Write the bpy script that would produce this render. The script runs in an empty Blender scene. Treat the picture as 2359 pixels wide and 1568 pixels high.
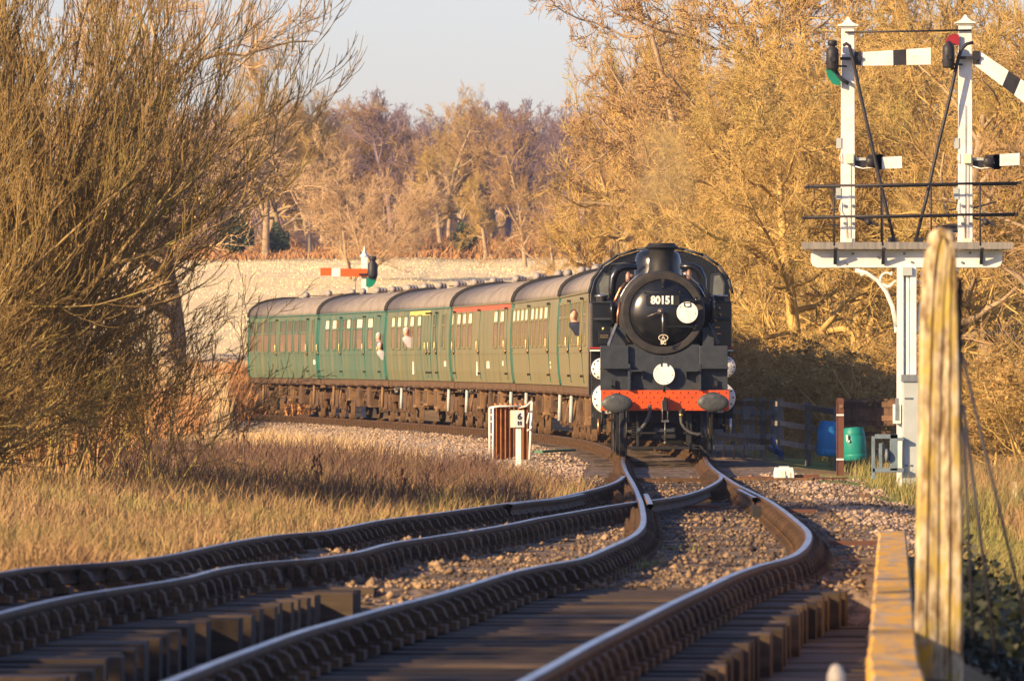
import bpy, math, random
import numpy as np
from mathutils import Vector
SC = bpy.context.scene
COL = SC.collection
R = math.radians
# ---------------------------------------------------------------- camera, sky, sun, exposure
F = 20250.0; HX = 1179.5; HY = 838.0; CH = 1.70     # long lens standing 1.7 m above rail level at the engine
cam = bpy.data.cameras.new('camera'); cam_o = bpy.data.objects.new('camera', cam); COL.objects.link(cam_o)
cam_o.location = (0, 0, CH); cam_o.rotation_euler = (R(90), 0, 0)
cam.sensor_width = 36; cam.lens = F / 2359 * 36
cam.shift_y = (HY - 783.5) / 2359
cam.clip_start = 1; cam.clip_end = 6000
cam.dof.use_dof = True; cam.dof.focus_distance = 165; cam.dof.aperture_fstop = 11
SC.camera = cam_o
SUN_EL = R(20); SUN_AZ = R(52)            # azimuth measured from straight behind the camera towards the left
to_sun = Vector((-math.sin(SUN_AZ) * math.cos(SUN_EL), -math.cos(SUN_AZ) * math.cos(SUN_EL), math.sin(SUN_EL)))
w = bpy.data.worlds.new('World'); SC.world = w; w.use_nodes = True
nt = w.node_tree; bg = nt.nodes['Background']
sky = nt.nodes.new('ShaderNodeTexSky'); sky.sky_type = 'NISHITA'; sky.sun_disc = False
sky.sun_elevation = SUN_EL; sky.sun_rotation = math.atan2(to_sun.x, to_sun.y)
sky.altitude = 50; sky.air_density = 1.0; sky.dust_density = 0.8; sky.ozone_density = 1.0
tint = nt.nodes.new('ShaderNodeMix'); tint.data_type = 'RGBA'; tint.blend_type = 'MULTIPLY'; tint.inputs[0].default_value = 1; tint.inputs[7].default_value = (.90, .86, 1.17, 1)
nt.links.new(sky.outputs[0], tint.inputs[6]); nt.links.new(tint.outputs[2], bg.inputs[0]); bg.inputs[1].default_value = 0.085
sl = bpy.data.lights.new('sun', 'SUN'); sl.energy = 5.0; sl.angle = R(0.5); sl.color = (1.0, 0.705, 0.37)
so = bpy.data.objects.new('sun', sl); COL.objects.link(so); so.rotation_euler = to_sun.to_track_quat('Z', 'Y').to_euler()
SC.view_settings.view_transform = 'Standard'; SC.view_settings.look = 'None'
SC.view_settings.exposure = 0.96; SC.view_settings.gamma = 1.0; SC.view_settings.use_curve_mapping = False
SC.cycles.volume_step_rate = 4; SC.cycles.volume_max_steps = 64; SC.cycles.volume_bounces = 0; SC.cycles.max_bounces = 6
rng = np.random.default_rng(7); random.seed(7)

# ---------------------------------------------------------------- helpers
def tag(o, label=None, cat=None, group=None, kind=None):
    if label: o['label'] = label
    if cat: o['category'] = cat
    if group: o['group'] = group
    if kind: o['kind'] = kind
    return o
def empty(name, loc=(0, 0, 0), rz=0.0, label=None, cat=None, group=None):
    o = bpy.data.objects.new(name, None); COL.objects.link(o); o.location = loc; o.rotation_euler = (0, 0, rz)
    o.empty_display_size = .1
    return tag(o, label, cat, group)
def np_mesh(name, V, Fc, mats=None, smooth=False, midx=None, uv=None):
    """V (n,3) array; Fc (m,k) array of equal polygons"""
    me = bpy.data.meshes.new(name)
    V = np.asarray(V, dtype=np.float32); Fc = np.asarray(Fc, dtype=np.int32)
    me.vertices.add(len(V)); me.vertices.foreach_set('co', V.ravel())
    m, k = Fc.shape
    me.loops.add(m * k); me.loops.foreach_set('vertex_index', Fc.ravel())
    me.polygons.add(m); me.polygons.foreach_set('loop_start', np.arange(0, m * k, k, dtype=np.int32))
    me.polygons.foreach_set('loop_total', np.full(m, k, dtype=np.int32))
    if smooth: me.polygons.foreach_set('use_smooth', np.ones(m, dtype=bool))
    if midx is not None: me.polygons.foreach_set('material_index', np.asarray(midx, dtype=np.int32))
    for mm in (mats or []): me.materials.append(mm)
    me.update(calc_edges=True); me.validate()
    return me
def link(name, me, parent=None, loc=(0, 0, 0), rot=(0, 0, 0)):
    o = bpy.data.objects.new(name, me); COL.objects.link(o); o.parent = parent; o.location = loc; o.rotation_euler = rot
    return o
class MB:
    def __init__(s): s.v = []; s.f = []; s.sm = []
    def add(s, vs, fs, sm=False):
        b = len(s.v); s.v += [tuple(p) for p in vs]; s.f += [tuple(i + b for i in f) for f in fs]; s.sm += [sm] * len(fs); return s
    def box(s, x0, x1, y0, y1, z0, z1):
        vs = [(x0, y0, z0), (x1, y0, z0), (x1, y1, z0), (x0, y1, z0), (x0, y0, z1), (x1, y0, z1), (x1, y1, z1), (x0, y1, z1)]
        return s.add(vs, [(0, 3, 2, 1), (4, 5, 6, 7), (0, 1, 5, 4), (1, 2, 6, 5), (2, 3, 7, 6), (3, 0, 4, 7)])
    def bar(s, a, b, wd, ht=None, up=(0, 0, 1)):
        a = Vector(a); b = Vector(b); d = (b - a).normalized(); up = Vector(up)
        if abs(d.dot(up)) > .98: up = Vector((0, 1, 0))
        sx = d.cross(up).normalized(); uz = sx.cross(d); ht = wd if ht is None else ht; vs = []
        for p in (a, b):
            for i, j in ((-1, -1), (1, -1), (1, 1), (-1, 1)): vs.append(p + sx * (i * wd / 2) + uz * (j * ht / 2))
        return s.add(vs, [(3, 2, 1, 0), (4, 5, 6, 7), (0, 1, 5, 4), (1, 2, 6, 5), (2, 3, 7, 6), (3, 0, 4, 7)])
    def tube(s, pts, r, n=8, caps=True):
        pts = [Vector(p) for p in pts]; m = len(pts)
        rs = [r] * m if not hasattr(r, '__len__') else r
        vs = []; ref = None
        for i, p in enumerate(pts):
            d = (pts[min(i + 1, m - 1)] - pts[max(i - 1, 0)])
            d = d.normalized() if d.length > 1e-9 else Vector((0, 0, 1))
            if ref is None: ref = Vector((0, 0, 1)) if abs(d.z) < .9 else Vector((0, 1, 0))
            sx = d.cross(ref).normalized(); uz = sx.cross(d).normalized(); ref = uz
            for k in range(n):
                a = 2 * math.pi * k / n; vs.append(p + (sx * math.cos(a) + uz * math.sin(a)) * rs[i])
        fs = []
        for i in range(m - 1):
            for k in range(n):
                k2 = (k + 1) % n; fs.append((i * n + k, i * n + k2, (i + 1) * n + k2, (i + 1) * n + k))
        s.add(vs, fs, True)
        if caps:
            b = len(s.v) - len(vs); s.f.append(tuple(b + k for k in range(n - 1, -1, -1))); s.f.append(tuple(b + (m - 1) * n + k for k in range(n))); s.sm += [False] * 2
        return s
    def lathe(s, c, prof, axis='z', n=24, caps=True):
        """prof: (r, t) along axis from c; duplicate a point for a crisp edge"""
        c = Vector(c); vs = []
        for r, t in prof:
            for k in range(n):
                a = 2 * math.pi * k / n; u, v_ = r * math.cos(a), r * math.sin(a)
                vs.append(c + Vector({'z': (u, v_, t), 'y': (u, t, v_), 'x': (t, u, v_)}[axis]))
        fs = []; m = len(prof)
        for i in range(m - 1):
            if prof[i] == prof[i + 1]: continue
            for k in range(n):
                k2 = (k + 1) % n; q = (i * n + k, i * n + k2, (i + 1) * n + k2, (i + 1) * n + k)
                fs.append(q if axis != 'y' else q[::-1])
        s.add(vs, fs, True); b = len(s.v) - len(vs)
        if caps:
            if prof[0][0] > 1e-4: s.f.append(tuple(b + k for k in (range(n - 1, -1, -1) if axis != 'y' else range(n)))); s.sm.append(False)
            if prof[-1][0] > 1e-4: s.f.append(tuple(b + (m - 1) * n + k for k in (range(n) if axis != 'y' else range(n - 1, -1, -1)))); s.sm.append(False)
        return s
    def prism(s, poly, y0, y1, axis='y'):
        """poly of (x,z) extruded along y (or other axis)"""
        n = len(poly)
        def pt(a, b, t): return {'y': (a, t, b), 'x': (t, a, b), 'z': (a, b, t)}[axis]
        vs = [pt(a, b, y0) for a, b in poly] + [pt(a, b, y1) for a, b in poly]
        fs = [tuple(range(n)), tuple(range(2 * n - 1, n - 1, -1))] + [(i, i + n, (i + 1) % n + n, (i + 1) % n) for i in range(n)]
        return s.add(vs, fs)
    def ball(s, c, rx, ry=None, rz=None, n=10, m=6):
        ry = rx if ry is None else ry; rz = rx if rz is None else rz; vs = []; fs = []
        for i in range(m + 1):
            t = math.pi * i / m
            for k in range(n):
                a = 2 * math.pi * k / n; vs.append((c[0] + rx * math.sin(t) * math.cos(a), c[1] + ry * math.sin(t) * math.sin(a), c[2] + rz * math.cos(t)))
        for i in range(m):
            for k in range(n):
                k2 = (k + 1) % n; fs.append((i * n + k, (i + 1) * n + k, (i + 1) * n + k2, i * n + k2))
        return s.add(vs, fs, True)
    def build_each(s, name, mats, parent=None, **k):
        out = []
        for v, f, sm in s.parts:
            q = MB(); q.v = v; q.f = f; q.sm = sm; out.append(q.build(name, mats, parent, **k))
        return out
    @property
    def parts(s):
        idx = list(range(len(s.v)))
        def find(i):
            while idx[i] != i: idx[i] = idx[idx[i]]; i = idx[i]
            return i
        for f in s.f:
            for j in f[1:]: idx[find(j)] = find(f[0])
        grp = {}
        for f, sm in zip(s.f, s.sm): grp.setdefault(find(f[0]), []).append((f, sm))
        for fs in grp.values():
            used = sorted({i for f, _ in fs for i in f}); mp = {i: n for n, i in enumerate(used)}
            yield [s.v[i] for i in used], [tuple(mp[i] for i in f) for f, _ in fs], [m for _, m in fs]
    def mesh(s, name, mats, off=(0, 0, 0), mid=None):
        me = bpy.data.meshes.new(name); me.from_pydata([(a - off[0], b - off[1], c - off[2]) for a, b, c in s.v], [], s.f)
        for m in (mats if isinstance(mats, (list, tuple)) else [mats]): me.materials.append(m)
        me.polygons.foreach_set('use_smooth', s.sm)
        if mid is not None: me.polygons.foreach_set('material_index', mid)
        me.update(); return me
    def build(s, name, mats, parent=None, world=False, label=None, bevel=0, loc=None):
        """world=True: vertices are in world space; a top-level piece gets its origin at its base"""
        off = (0, 0, 0)
        if parent is not None and world: off = tuple(parent.location)
        if parent is None:
            a = np.array(s.v); off = (float(a[:, 0].mean()), float(a[:, 1].mean()), float(a[:, 2].min())) if loc is None else loc
        o = link(name, s.mesh(name, mats, off), parent)
        if parent is None: o.location = off
        if label: o['label'] = label
        if bevel:
            bv = o.modifiers.new('bevel', 'BEVEL'); bv.width = bevel; bv.segments = 2; bv.limit_method = 'ANGLE'; bv.angle_limit = R(40)
        return o
def text_mesh(s, size, ext, off=0.0):
    cu = bpy.data.curves.new('lettering', 'FONT'); cu.body = s; cu.size = size; cu.extrude = ext; cu.offset = off
    cu.align_x = 'CENTER'; cu.align_y = 'CENTER'; cu.resolution_u = 3
    o = bpy.data.objects.new('tmp', cu); COL.objects.link(o); dg = bpy.context.evaluated_depsgraph_get()
    me = bpy.data.meshes.new_from_object(o.evaluated_get(dg)); bpy.data.objects.remove(o); bpy.data.curves.remove(cu); return me

# ---------------------------------------------------------------- materials
MATS = {}
def mat(name, c1, c2=None, rough=.8, metal=0.0, scale=6.0, bump=0.0, stretch=(1, 1, 1), lo=.35, hi=.65, rnd=0.0, c3=None, scale3=1.0, lo3=.5, hi3=.7, spec=.3, coord='Object', detail=6, transl=0.0, st3=(1, 1, 1)):
    m = bpy.data.materials.new(name); m.use_nodes = True; n = m.node_tree.nodes; l = m.node_tree.links
    b = n['Principled BSDF']; b.inputs['Roughness'].default_value = rough; b.inputs['Metallic'].default_value = metal
    b.inputs['Specular IOR Level'].default_value = spec
    c1 = tuple(c1) + (1,)
    if c2 is None and rnd == 0 and bump == 0: b.inputs['Base Color'].default_value = c1; MATS[name] = m; return m
    tc = n.new('ShaderNodeTexCoord'); 
    def noise(sc, st, det=detail):
        mp = n.new('ShaderNodeMapping'); mp.inputs['Scale'].default_value = st; l.new(tc.outputs[coord], mp.inputs[0])
        no = n.new('ShaderNodeTexNoise'); no.inputs['Scale'].default_value = sc; no.inputs['Detail'].default_value = det; no.inputs['Roughness'].default_value = .62
        l.new(mp.outputs[0], no.inputs['Vector']); return no
    no = noise(scale, stretch)
    def ramp(src, a, d):
        r = n.new('ShaderNodeMapRange'); r.inputs[1].default_value = a; r.inputs[2].default_value = d; l.new(src, r.inputs[0]); return r
    def mix(fac, a, d):
        x = n.new('ShaderNodeMix'); x.data_type = 'RGBA'; l.new(fac, x.inputs[0])
        for i, v in ((6, a), (7, d)):
            if isinstance(v, tuple): x.inputs[i].default_value = v
            else: l.new(v, x.inputs[i])
        return x.outputs[2]
    col = mix(ramp(no.outputs[0], lo, hi).outputs[0], c1, tuple(c2 or c1[:3]) + (1,))
    if c3: col = mix(ramp(noise(scale3, st3).outputs[0], lo3, hi3).outputs[0], col, tuple(c3) + (1,))
    if rnd:
        oi = n.new('ShaderNodeObjectInfo'); r = n.new('ShaderNodeMapRange'); r.inputs[3].default_value = 1 - rnd; r.inputs[4].default_value = 1 + rnd; l.new(oi.outputs['Random'], r.inputs[0])
        h = n.new('ShaderNodeHueSaturation'); l.new(r.outputs[0], h.inputs['Value']); l.new(col, h.inputs['Color']); col = h.outputs[0]
    l.new(col, b.inputs['Base Color'])
    if bump:
        bp = n.new('ShaderNodeBump'); bp.inputs['Strength'].default_value = min(1, bump * 10) if bump < .1 else 1; bp.inputs['Distance'].default_value = bump
        l.new(no.outputs[0], bp.inputs['Height']); l.new(bp.outputs[0], b.inputs['Normal'])
    MATS[name] = m; return m
steel = mat('polished_rail_top', (.44, .45, .47), (.20, .17, .15), .30, 1.0, 9, stretch=(1, .15, 1))
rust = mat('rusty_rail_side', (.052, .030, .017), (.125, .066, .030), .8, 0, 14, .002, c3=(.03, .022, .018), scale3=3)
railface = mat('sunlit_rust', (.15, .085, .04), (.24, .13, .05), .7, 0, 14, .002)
chairm = mat('chair_iron', (.050, .030, .018), (.115, .062, .028), .75, 0, 25, .003, rnd=.35)
keym = mat('oak_key', (.09, .055, .03), (.15, .09, .05), .8, 0, 20)
sleepm = mat('creosoted_timber', (.026, .018, .012), (.070, .047, .030), .75, 0, 7, .008, stretch=(.3, 4, 2), rnd=.7, c3=(.055, .036, .022), scale3=1.6, lo3=.56, hi3=.72)
plankm = mat('bridge_plank', (.034, .024, .016), (.095, .064, .040), .75, 0, 7, .006, stretch=(.25, 5, 2), rnd=.6, c3=(.22, .14, .07), scale3=.9, lo3=.56, hi3=.75)  # the warm patches carry sunlit spots on the deck in their colour
stonem = mat('ballast_stone', (.20, .125, .07), (.42, .29, .17), .9, 0, 6, .004, c3=(.065, .048, .038), scale3=.8, lo3=.42, hi3=.60, coord='Object', detail=9)
drystone = mat('pale_ballast_stone', (.30, .21, .14), (.52, .39, .28), .9, 0, 4, .004, c3=(.16, .11, .08), scale3=.9, lo3=.5, hi3=.65, coord='Object', detail=9)
ochre = mat('dry_grass', (.43, .28, .13), (.20, .11, .055), .8, 0, 3.5, c3=(.20, .16, .055), scale3=.7, lo3=.48, hi3=.66, detail=9)
greeng = mat('green_grass', (.16, .17, .045), (.32, .24, .09), .8, 0, .9, detail=9)
brack = mat('dead_bracken', (.52, .28, .11), (.32, .16, .07), .85, 0, .7, detail=9)
reed = mat('tall_straw_grass', (.60, .44, .24), (.44, .30, .14), .8, 0, .8, detail=9)
bark = mat('oak_bark', (.42, .31, .19), (.24, .17, .10), .9, 0, 2.2, .02, c3=(.25, .23, .10), scale3=.8, lo3=.55)
hillt = mat('hazy_purple_birch_twigs', (.27, .19, .20), (.19, .13, .15), .85, 0, .3, detail=5)  # purple-brown birch twigs, with the wood's hazy shade mixed into the colour
goldt = mat('golden_twigs', (.61, .42, .145), (.38, .24, .08), .85, 0, .55, c3=(.40, .33, .10), scale3=.3, lo3=.5, detail=8)
rusttw = mat('rusty_twigs', (.47, .31, .14), (.31, .19, .09), .85, 0, .5, detail=8)
pinktw = mat('pale_pinkish_twigs', (.64, .46, .26), (.48, .32, .18), .85, 0, .5, detail=8)
willow = mat('willow_bark', (.42, .30, .13), (.20, .14, .055), .85, 0, 1.6, c3=(.38, .34, .08), scale3=1.1, lo3=.56, hi3=.7, detail=8)
willowd = mat('willow_twig', (.33, .22, .08), (.14, .09, .035), .8, 0, 1.6, c3=(.36, .30, .07), scale3=.8, lo3=.56, hi3=.7, detail=8)
leafr = mat('dead_leaves', (.46, .29, .10), (.34, .19, .06), .8, 0, .8, detail=8)
ivym = mat('ivy_leaf', (.012, .018, .010), (.030, .034, .015), .55, 0, 2.0, detail=8)  # leaf green darkened so the corner's shadow is in the colour
ivyt = mat('evergreen_leaf', (.035, .06, .03), (.06, .08, .035), .6, 0, 1.0, detail=8)
black = mat('engine_black', (.005, .006, .008), (.011, .012, .014), .24, 0, 5, spec=.5)
dullblk = mat('sooty_black', (.010, .011, .013), (.022, .022, .022), .6, 0, 8, .002)
grime = mat('engine_grey_black', (.021, .028, .038), (.036, .043, .054), .55, 0, 7, .001, c3=(.05, .044, .038), scale3=2, lo3=.6)  # blue of the ambient sky light is mixed into this grey-black
ringm = mat('smokebox_ring_paint', (.020, .020, .022), (.040, .035, .032), .6, 0, 6, .002)
beamred = mat('bufferbeam_vermilion', (.68, .085, .015), (.56, .07, .015), .45, 0, 6, c3=(.36, .06, .02), scale3=2.3, lo3=.56, hi3=.68)
white = mat('white_paint', (.80, .79, .76), (.68, .66, .61), .5, 0, 4, c3=(.60, .52, .42), scale3=7, lo3=.62, hi3=.75)
cream = mat('cream_white', (.80, .72, .56), (.66, .58, .42), .5, 0, 6)
signalblk = mat('signal_black', (.02, .02, .026), (.035, .033, .04), .5, 0, 8)
copper = mat('copper_pipe', (.55, .28, .14), (.30, .15, .08), .35, .9, 9)
brass = mat('brass', (.65, .45, .18), (.45, .30, .12), .35, .9, 9)
bright = mat('bright_steel', (.6, .6, .6), (.35, .33, .32), .3, .9, 12)
redl = mat('red_lining', (.6, .03, .03), (.5, .03, .03), .5)
rubber = mat('rubber_hose', (.05, .05, .052), (.08, .078, .075), .6, 0, 12)
roofm = mat('coach_roof_grey', (.19, .165, .145), (.27, .23, .195), .8, 0, 2.5, .003, stretch=(2, .6, 1), c3=(.12, .105, .10), scale3=.8, lo3=.5)
darkgap = mat('gangway_black', (.018, .017, .017), (.03, .028, .027), .8, 0, 8)
under = mat('underframe_brake_dust', (.15, .085, .042), (.085, .052, .03), .9, 0, 5, .004, c3=(.055, .037, .025), scale3=2.0, lo3=.5)
undere = mat('underframe_pale_dust', (.26, .155, .075), (.17, .10, .05), .9, 0, 5, .003)
paneb = mat('brown_glass', (.12, .062, .035), (.20, .10, .055), .22, 0, 1.3, spec=.6)
paned = mat('dark_green_glass', (.05, .05, .035), (.09, .085, .05), .22, 0, 1.5, spec=.6)
vent = mat('vent_shell', (.34, .31, .28), (.24, .21, .19), .6, 0, 8)
yellow = mat('yellow_stripe', (.78, .60, .12), (.65, .48, .10), .5)
redstr = mat('red_stripe', (.62, .10, .03), (.50, .09, .03), .5)
orangearm = mat('signal_vermilion', (.78, .12, .02), (.66, .10, .02), .45, 0, 7)
greenl = mat('green_glass', (.0, .22, .13), (.0, .16, .10), .15, spec=.7)
redlens = mat('red_glass', (.30, .006, .01), (.22, .004, .008), .15, spec=.7)
wood = mat('weathered_wood', (.62, .52, .34), (.20, .13, .06), .85, 0, 6, .02, stretch=(3, 3, .9), lo=.40, hi=.60, c3=(.46, .34, .09), scale3=4, lo3=.48, hi3=.60, st3=(2.5, 2.5, 1), detail=10)
fencew = mat('grey_fence_timber', (.14, .14, .14), (.25, .225, .20), .9, 0, 6, .004, stretch=(4, 1, .5), rnd=.25)
fenceb = mat('brown_fence_timber', (.13, .075, .05), (.20, .12, .075), .9, 0, 6, .004, rnd=.25)
lichen = mat('lichen_covered_concrete', (.50, .38, .24), (.26, .17, .09), .9, 0, 7, .012, c3=(.62, .33, .04), scale3=5, lo3=.44, hi3=.56, stretch=(1, .8, 1), st3=(1.5, .35, 1))
rustsh = mat('rusty_corrugated', (.36, .15, .05), (.22, .09, .04), .8, 0, 9, .003)
rustp = mat('red_brown_oxide', (.10, .045, .03), (.15, .06, .035), .7, 0, 5)
bluep = mat('blue_barrel_plastic', (.02, .17, .42), (.03, .22, .50), .45, 0, 2)
tealp = mat('teal_barrel_plastic', (.01, .20, .17), (.02, .26, .22), .45, 0, 2)
greyc = mat('grey_cabinet_paint', (.42, .46, .46), (.36, .40, .40), .5, 0, 3)
greyd = mat('dark_grey_metal', (.12, .14, .17), (.18, .20, .22), .6, 0, 6)
skin = mat('skin', (.62, .36, .26), (.56, .31, .22), .5, 0, 8)
hair_d = mat('dark_hair', (.03, .02, .015)); hair_w = mat('white_hair', (.75, .73, .70))
cloth_b = mat('navy_cloth', (.02, .025, .05)); cloth_w = mat('pale_shirt', (.38, .38, .40)); cloth_g = mat('grey_jacket', (.14, .13, .13))

# ---------------------------------------------------------------- the lie of the land
_D = [20, 37, 84, 120, 157, 285, 400]; _Z = [.44, .365, .181, .08, .0, .05, .05]
def zr(d): return float(np.interp(d, _D, _Z))
def G(x, y, dz=0.0):
    """where the line of sight through a picture point meets the rail plane (shifted by dz)"""
    d = 100.0
    for _ in range(60): d = .5 * d + .5 * F * (CH - zr(d) - dz) / (y - HY)
    return Vector(((x - HX) / F * d, d, zr(d) + dz))
def W(x, y, d): return Vector(((x - HX) / F * d, d, CH - (y - HY) / F * d))
def catmull(P, step):
    P = [Vector(p) for p in P]; out = []
    for i in range(len(P) - 1):
        p0 = P[max(i - 1, 0)]; p1 = P[i]; p2 = P[i + 1]; p3 = P[min(i + 2, len(P) - 1)]
        n = max(1, int((p2 - p1).length / step))
        for k in range(n):
            t = k / n; out.append(.5 * ((2 * p1) + (p2 - p0) * t + (2 * p0 - 5 * p1 + 4 * p2 - p3) * t * t + (3 * p1 - p0 - 3 * p2 + p3) * t ** 3))
    out.append(P[-1]); return out
def smooth(P, it=2):
    for _ in range(it): P = [P[0]] + [(P[i - 1] + P[i] * 2 + P[i + 1]) / 4 for i in range(1, len(P) - 1)] + [P[-1]]
    return P
# the train's left sides, coach by coach, walked back from the engine
seam_px = [1364, 1286, 1179, 1038, 887, 731, 569]
SIDE = []; d = 176.0
SIDE.append(Vector(((seam_px[0] - HX) / F * d, d, 0)))
for px in seam_px[1:]:
    p = SIDE[-1]; dd = p.y + 18.4
    for _ in range(20):
        q = Vector(((px - HX) / F * dd, dd, 0)); dd += 18.7 - (q - p).length
    SIDE.append(Vector(((px - HX) / F * dd, dd, 0)))
train_c = []
for i, p in enumerate(SIDE):
    a = SIDE[max(i - 1, 0)]; b = SIDE[min(i + 1, len(SIDE) - 1)]; t = (b - a).normalized(); nrm = Vector((t.y, -t.x, 0))
    train_c.append(p + nrm * 1.38)
ENG = Vector((2.80, 161.0, 0))
tail = []
q = train_c[-1]; t = (train_c[-1] - train_c[-2]).normalized(); ang = math.atan2(t.x, t.y)
for k in range(4):
    ang -= .05; q = q + Vector((math.sin(ang), math.cos(ang), 0)) * 12; tail.append(q.copy())
back_c = [ENG + Vector((.02, 2, 0)), ENG + Vector((.06, 9, 0))] + train_c[1:] + tail
r4 = [(950, 1712), (1100, 1625), (1218, 1560), (1279.7, 1526.6), (1356.5, 1483), (1438, 1442), (1510, 1406), (1561, 1380.8), (1632.8, 1347.5), (1694, 1319), (1753.4, 1298.7), (1790, 1290), (1823, 1280), (1848.6, 1263), (1861.4, 1244.7), (1863.2, 1230), (1855.9, 1217), (1837.6, 1200.5), (1808.3, 1176.8), (1771.7, 1151.4), (1738.7, 1134.7), (1694.8, 1112.9), (1665.5, 1093.8), (1643.5, 1078), (1628, 1061)]
r3 = [(50, 1712), (250, 1625), (385, 1568), (425, 1552), (500.5, 1522), (600.6, 1484.6), (700.7, 1449.6), (800.8, 1422), (900.9, 1394.5), (1001, 1369.5), (1101, 1339.4), (1178.4, 1316), (1270, 1297), (1313.9, 1290.4), (1350.5, 1281.4), (1405.5, 1257.6), (1438.4, 1242.9), (1464, 1228.3), (1478.7, 1211.8), (1482.5, 1195.3), (1480.7, 1175.2), (1476.9, 1156.9), (1471.4, 1142.2), (1460.4, 1116.6), (1447.6, 1094), (1440.3, 1079), (1434.9, 1061.6)]
r2a = [(-300, 1485), (-150, 1447), (0, 1409.5), (100, 1384.5), (200, 1364.5), (300, 1349.5), (425, 1329.4), (500.5, 1309.4), (600.6, 1294.4), (725.7, 1284.4), (820.8, 1270.4), (900.9, 1249.4), (1001, 1234), (1101, 1218.5), (1182, 1204), (1240.7, 1191.7), (1313.9, 1178.8), (1387.2, 1166), (1467.7, 1153.6)]
r2b = [(1499, 1151.5), (1570.3, 1140.4), (1617.9, 1125.7), (1648, 1111), (1661.5, 1100), (1659, 1092)]
r1 = [(-300, 1362), (-150, 1338), (0, 1317), (75, 1304.4), (175, 1298.4), (275, 1291.9), (375, 1279.4), (450, 1264.4), (550, 1244), (650.7, 1229), (735.7, 1223), (800.8, 1211.8), (875.9, 1196.8), (976, 1184.3), (1051, 1174), (1180, 1156.2), (1270, 1146.7), (1328.6, 1134.9), (1387, 1120), (1420.8, 1107.4), (1438, 1095)]
def path(px, it=3, step=.35): return smooth(catmull([G(*p) for p in px], step), it)
def offset(P, o):
    out = []
    for i, p in enumerate(P):
        t = (P[min(i + 1, len(P) - 1)] - P[max(i - 1, 0)]); t.z = 0; t.normalize(); out.append(p + Vector((t.y, -t.x, 0)) * o)
    return out
backP = smooth(catmull([Vector((p.x, p.y, zr(p.y))) for p in back_c], .8), 6)
L4 = path(r4); L3 = path(r3)
L4 += offset(backP, .75)[3:]; L3 += offset(backP, -.75)[3:]
L4 = L4[:40] + smooth(L4[40:], 4); L3 = L3[:40] + smooth(L3[40:], 4)
L2a = path(r2a); L2b = path(r2b, 6); L1 = path(r1)
def xat(P, d):
    ys = [p.y for p in P]; return float(np.interp(d, ys, [p.x for p in P]))
def mid_path(A, B, d0, d1, step):
    out = []; dd = d0
    while dd < d1: out.append(Vector(((xat(A, dd) + xat(B, dd)) / 2, dd, zr(dd)))); dd += step
    return out
MC = mid_path(L3, L4, 34, 290, .5); SCn = mid_path(L1, L2a, 34, 125, .5)
def beam_edges(d): # edge beam of the bridge, left and right faces
    return float(np.interp(d, [36, 40, 76, 84], [1.47, 1.62, 3.17, 3.50])), float(np.interp(d, [36, 40, 76, 84], [1.70, 1.85, 3.41, 3.74]))
MCx = np.array([p.x for p in MC]); MCy = np.array([p.y for p in MC]); SCx = np.array([p.x for p in SCn]); SCy = np.array([p.y for p in SCn])
L1y = np.array([p.y for p in L1]); L1x = np.array([p.x for p in L1])
def sstep(a, b, t): t = np.clip((t - a) / (b - a), 0, 1); return t * t * (3 - 2 * t)
def hnoise(x, y, f):
    return (np.sin(x * f * 1.3 + 2.1 * np.sin(y * f * .7)) + np.sin(y * f * 1.1 + 1.7 * np.sin(x * f * .9 + 1))) * .5
def zground(x, y):
    x = np.asarray(x, dtype=float); y = np.asarray(y, dtype=float)
    base = np.interp(y, _D, _Z) - .20
    xm = np.interp(y, MCy, MCx); xl = np.interp(y, L1y, L1x, right=99)
    be = np.interp(y, [36, 40, 76, 84], [1.47, 1.62, 3.17, 3.50])
    # open bridge deck nearer than 64 m
    low = (1 - sstep(63.2, 64.6, y + .3 * hnoise(x, y, 3))) * sstep(-.1, .25, x - (xl + .1)) * (1 - sstep(-.2, .1, x - be))
    z = base - .55 * low
    # right of the edge beam the bank drops
    z = z - .5 * sstep(.3, 1.2, x - be) * (1 - sstep(70, 110, y)) - .12 * sstep(1.9, 3.4, x - xm) * sstep(70, 90, y)
    # ground away from the ballast
    z = z + .05 * hnoise(x, y, .9) * sstep(1.6, 3, np.abs(x - xm)) + .02 * hnoise(x, y, 5)
    # left verge drops a little from the siding, the bush stands on a low bank
    z = z + .25 * sstep(1.5, 5, np.where(y < L1y[-1] - 1, xl, xm - 1.5) - x) * sstep(60, 75, y) * (1 - sstep(150, 200, y))
    # field beyond the line
    fd = np.interp(y + .25 * np.clip(x, -60, 60), [292, 308, 350, 430, 600, 700, 1100, 1600, 4000], [0, 1.25, 2.6, 4.9, 9.1, 11.8, 23, 34, 40])
    z = z + fd + sstep(320, 420, y) * .35 * hnoise(x, y, .035)
    # bank under the woods on the right
    z = z + sstep(14, 40, x) * sstep(150, 260, y) * 2.0
    return z
def zg(x, y): return float(zground(x, y))
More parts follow.
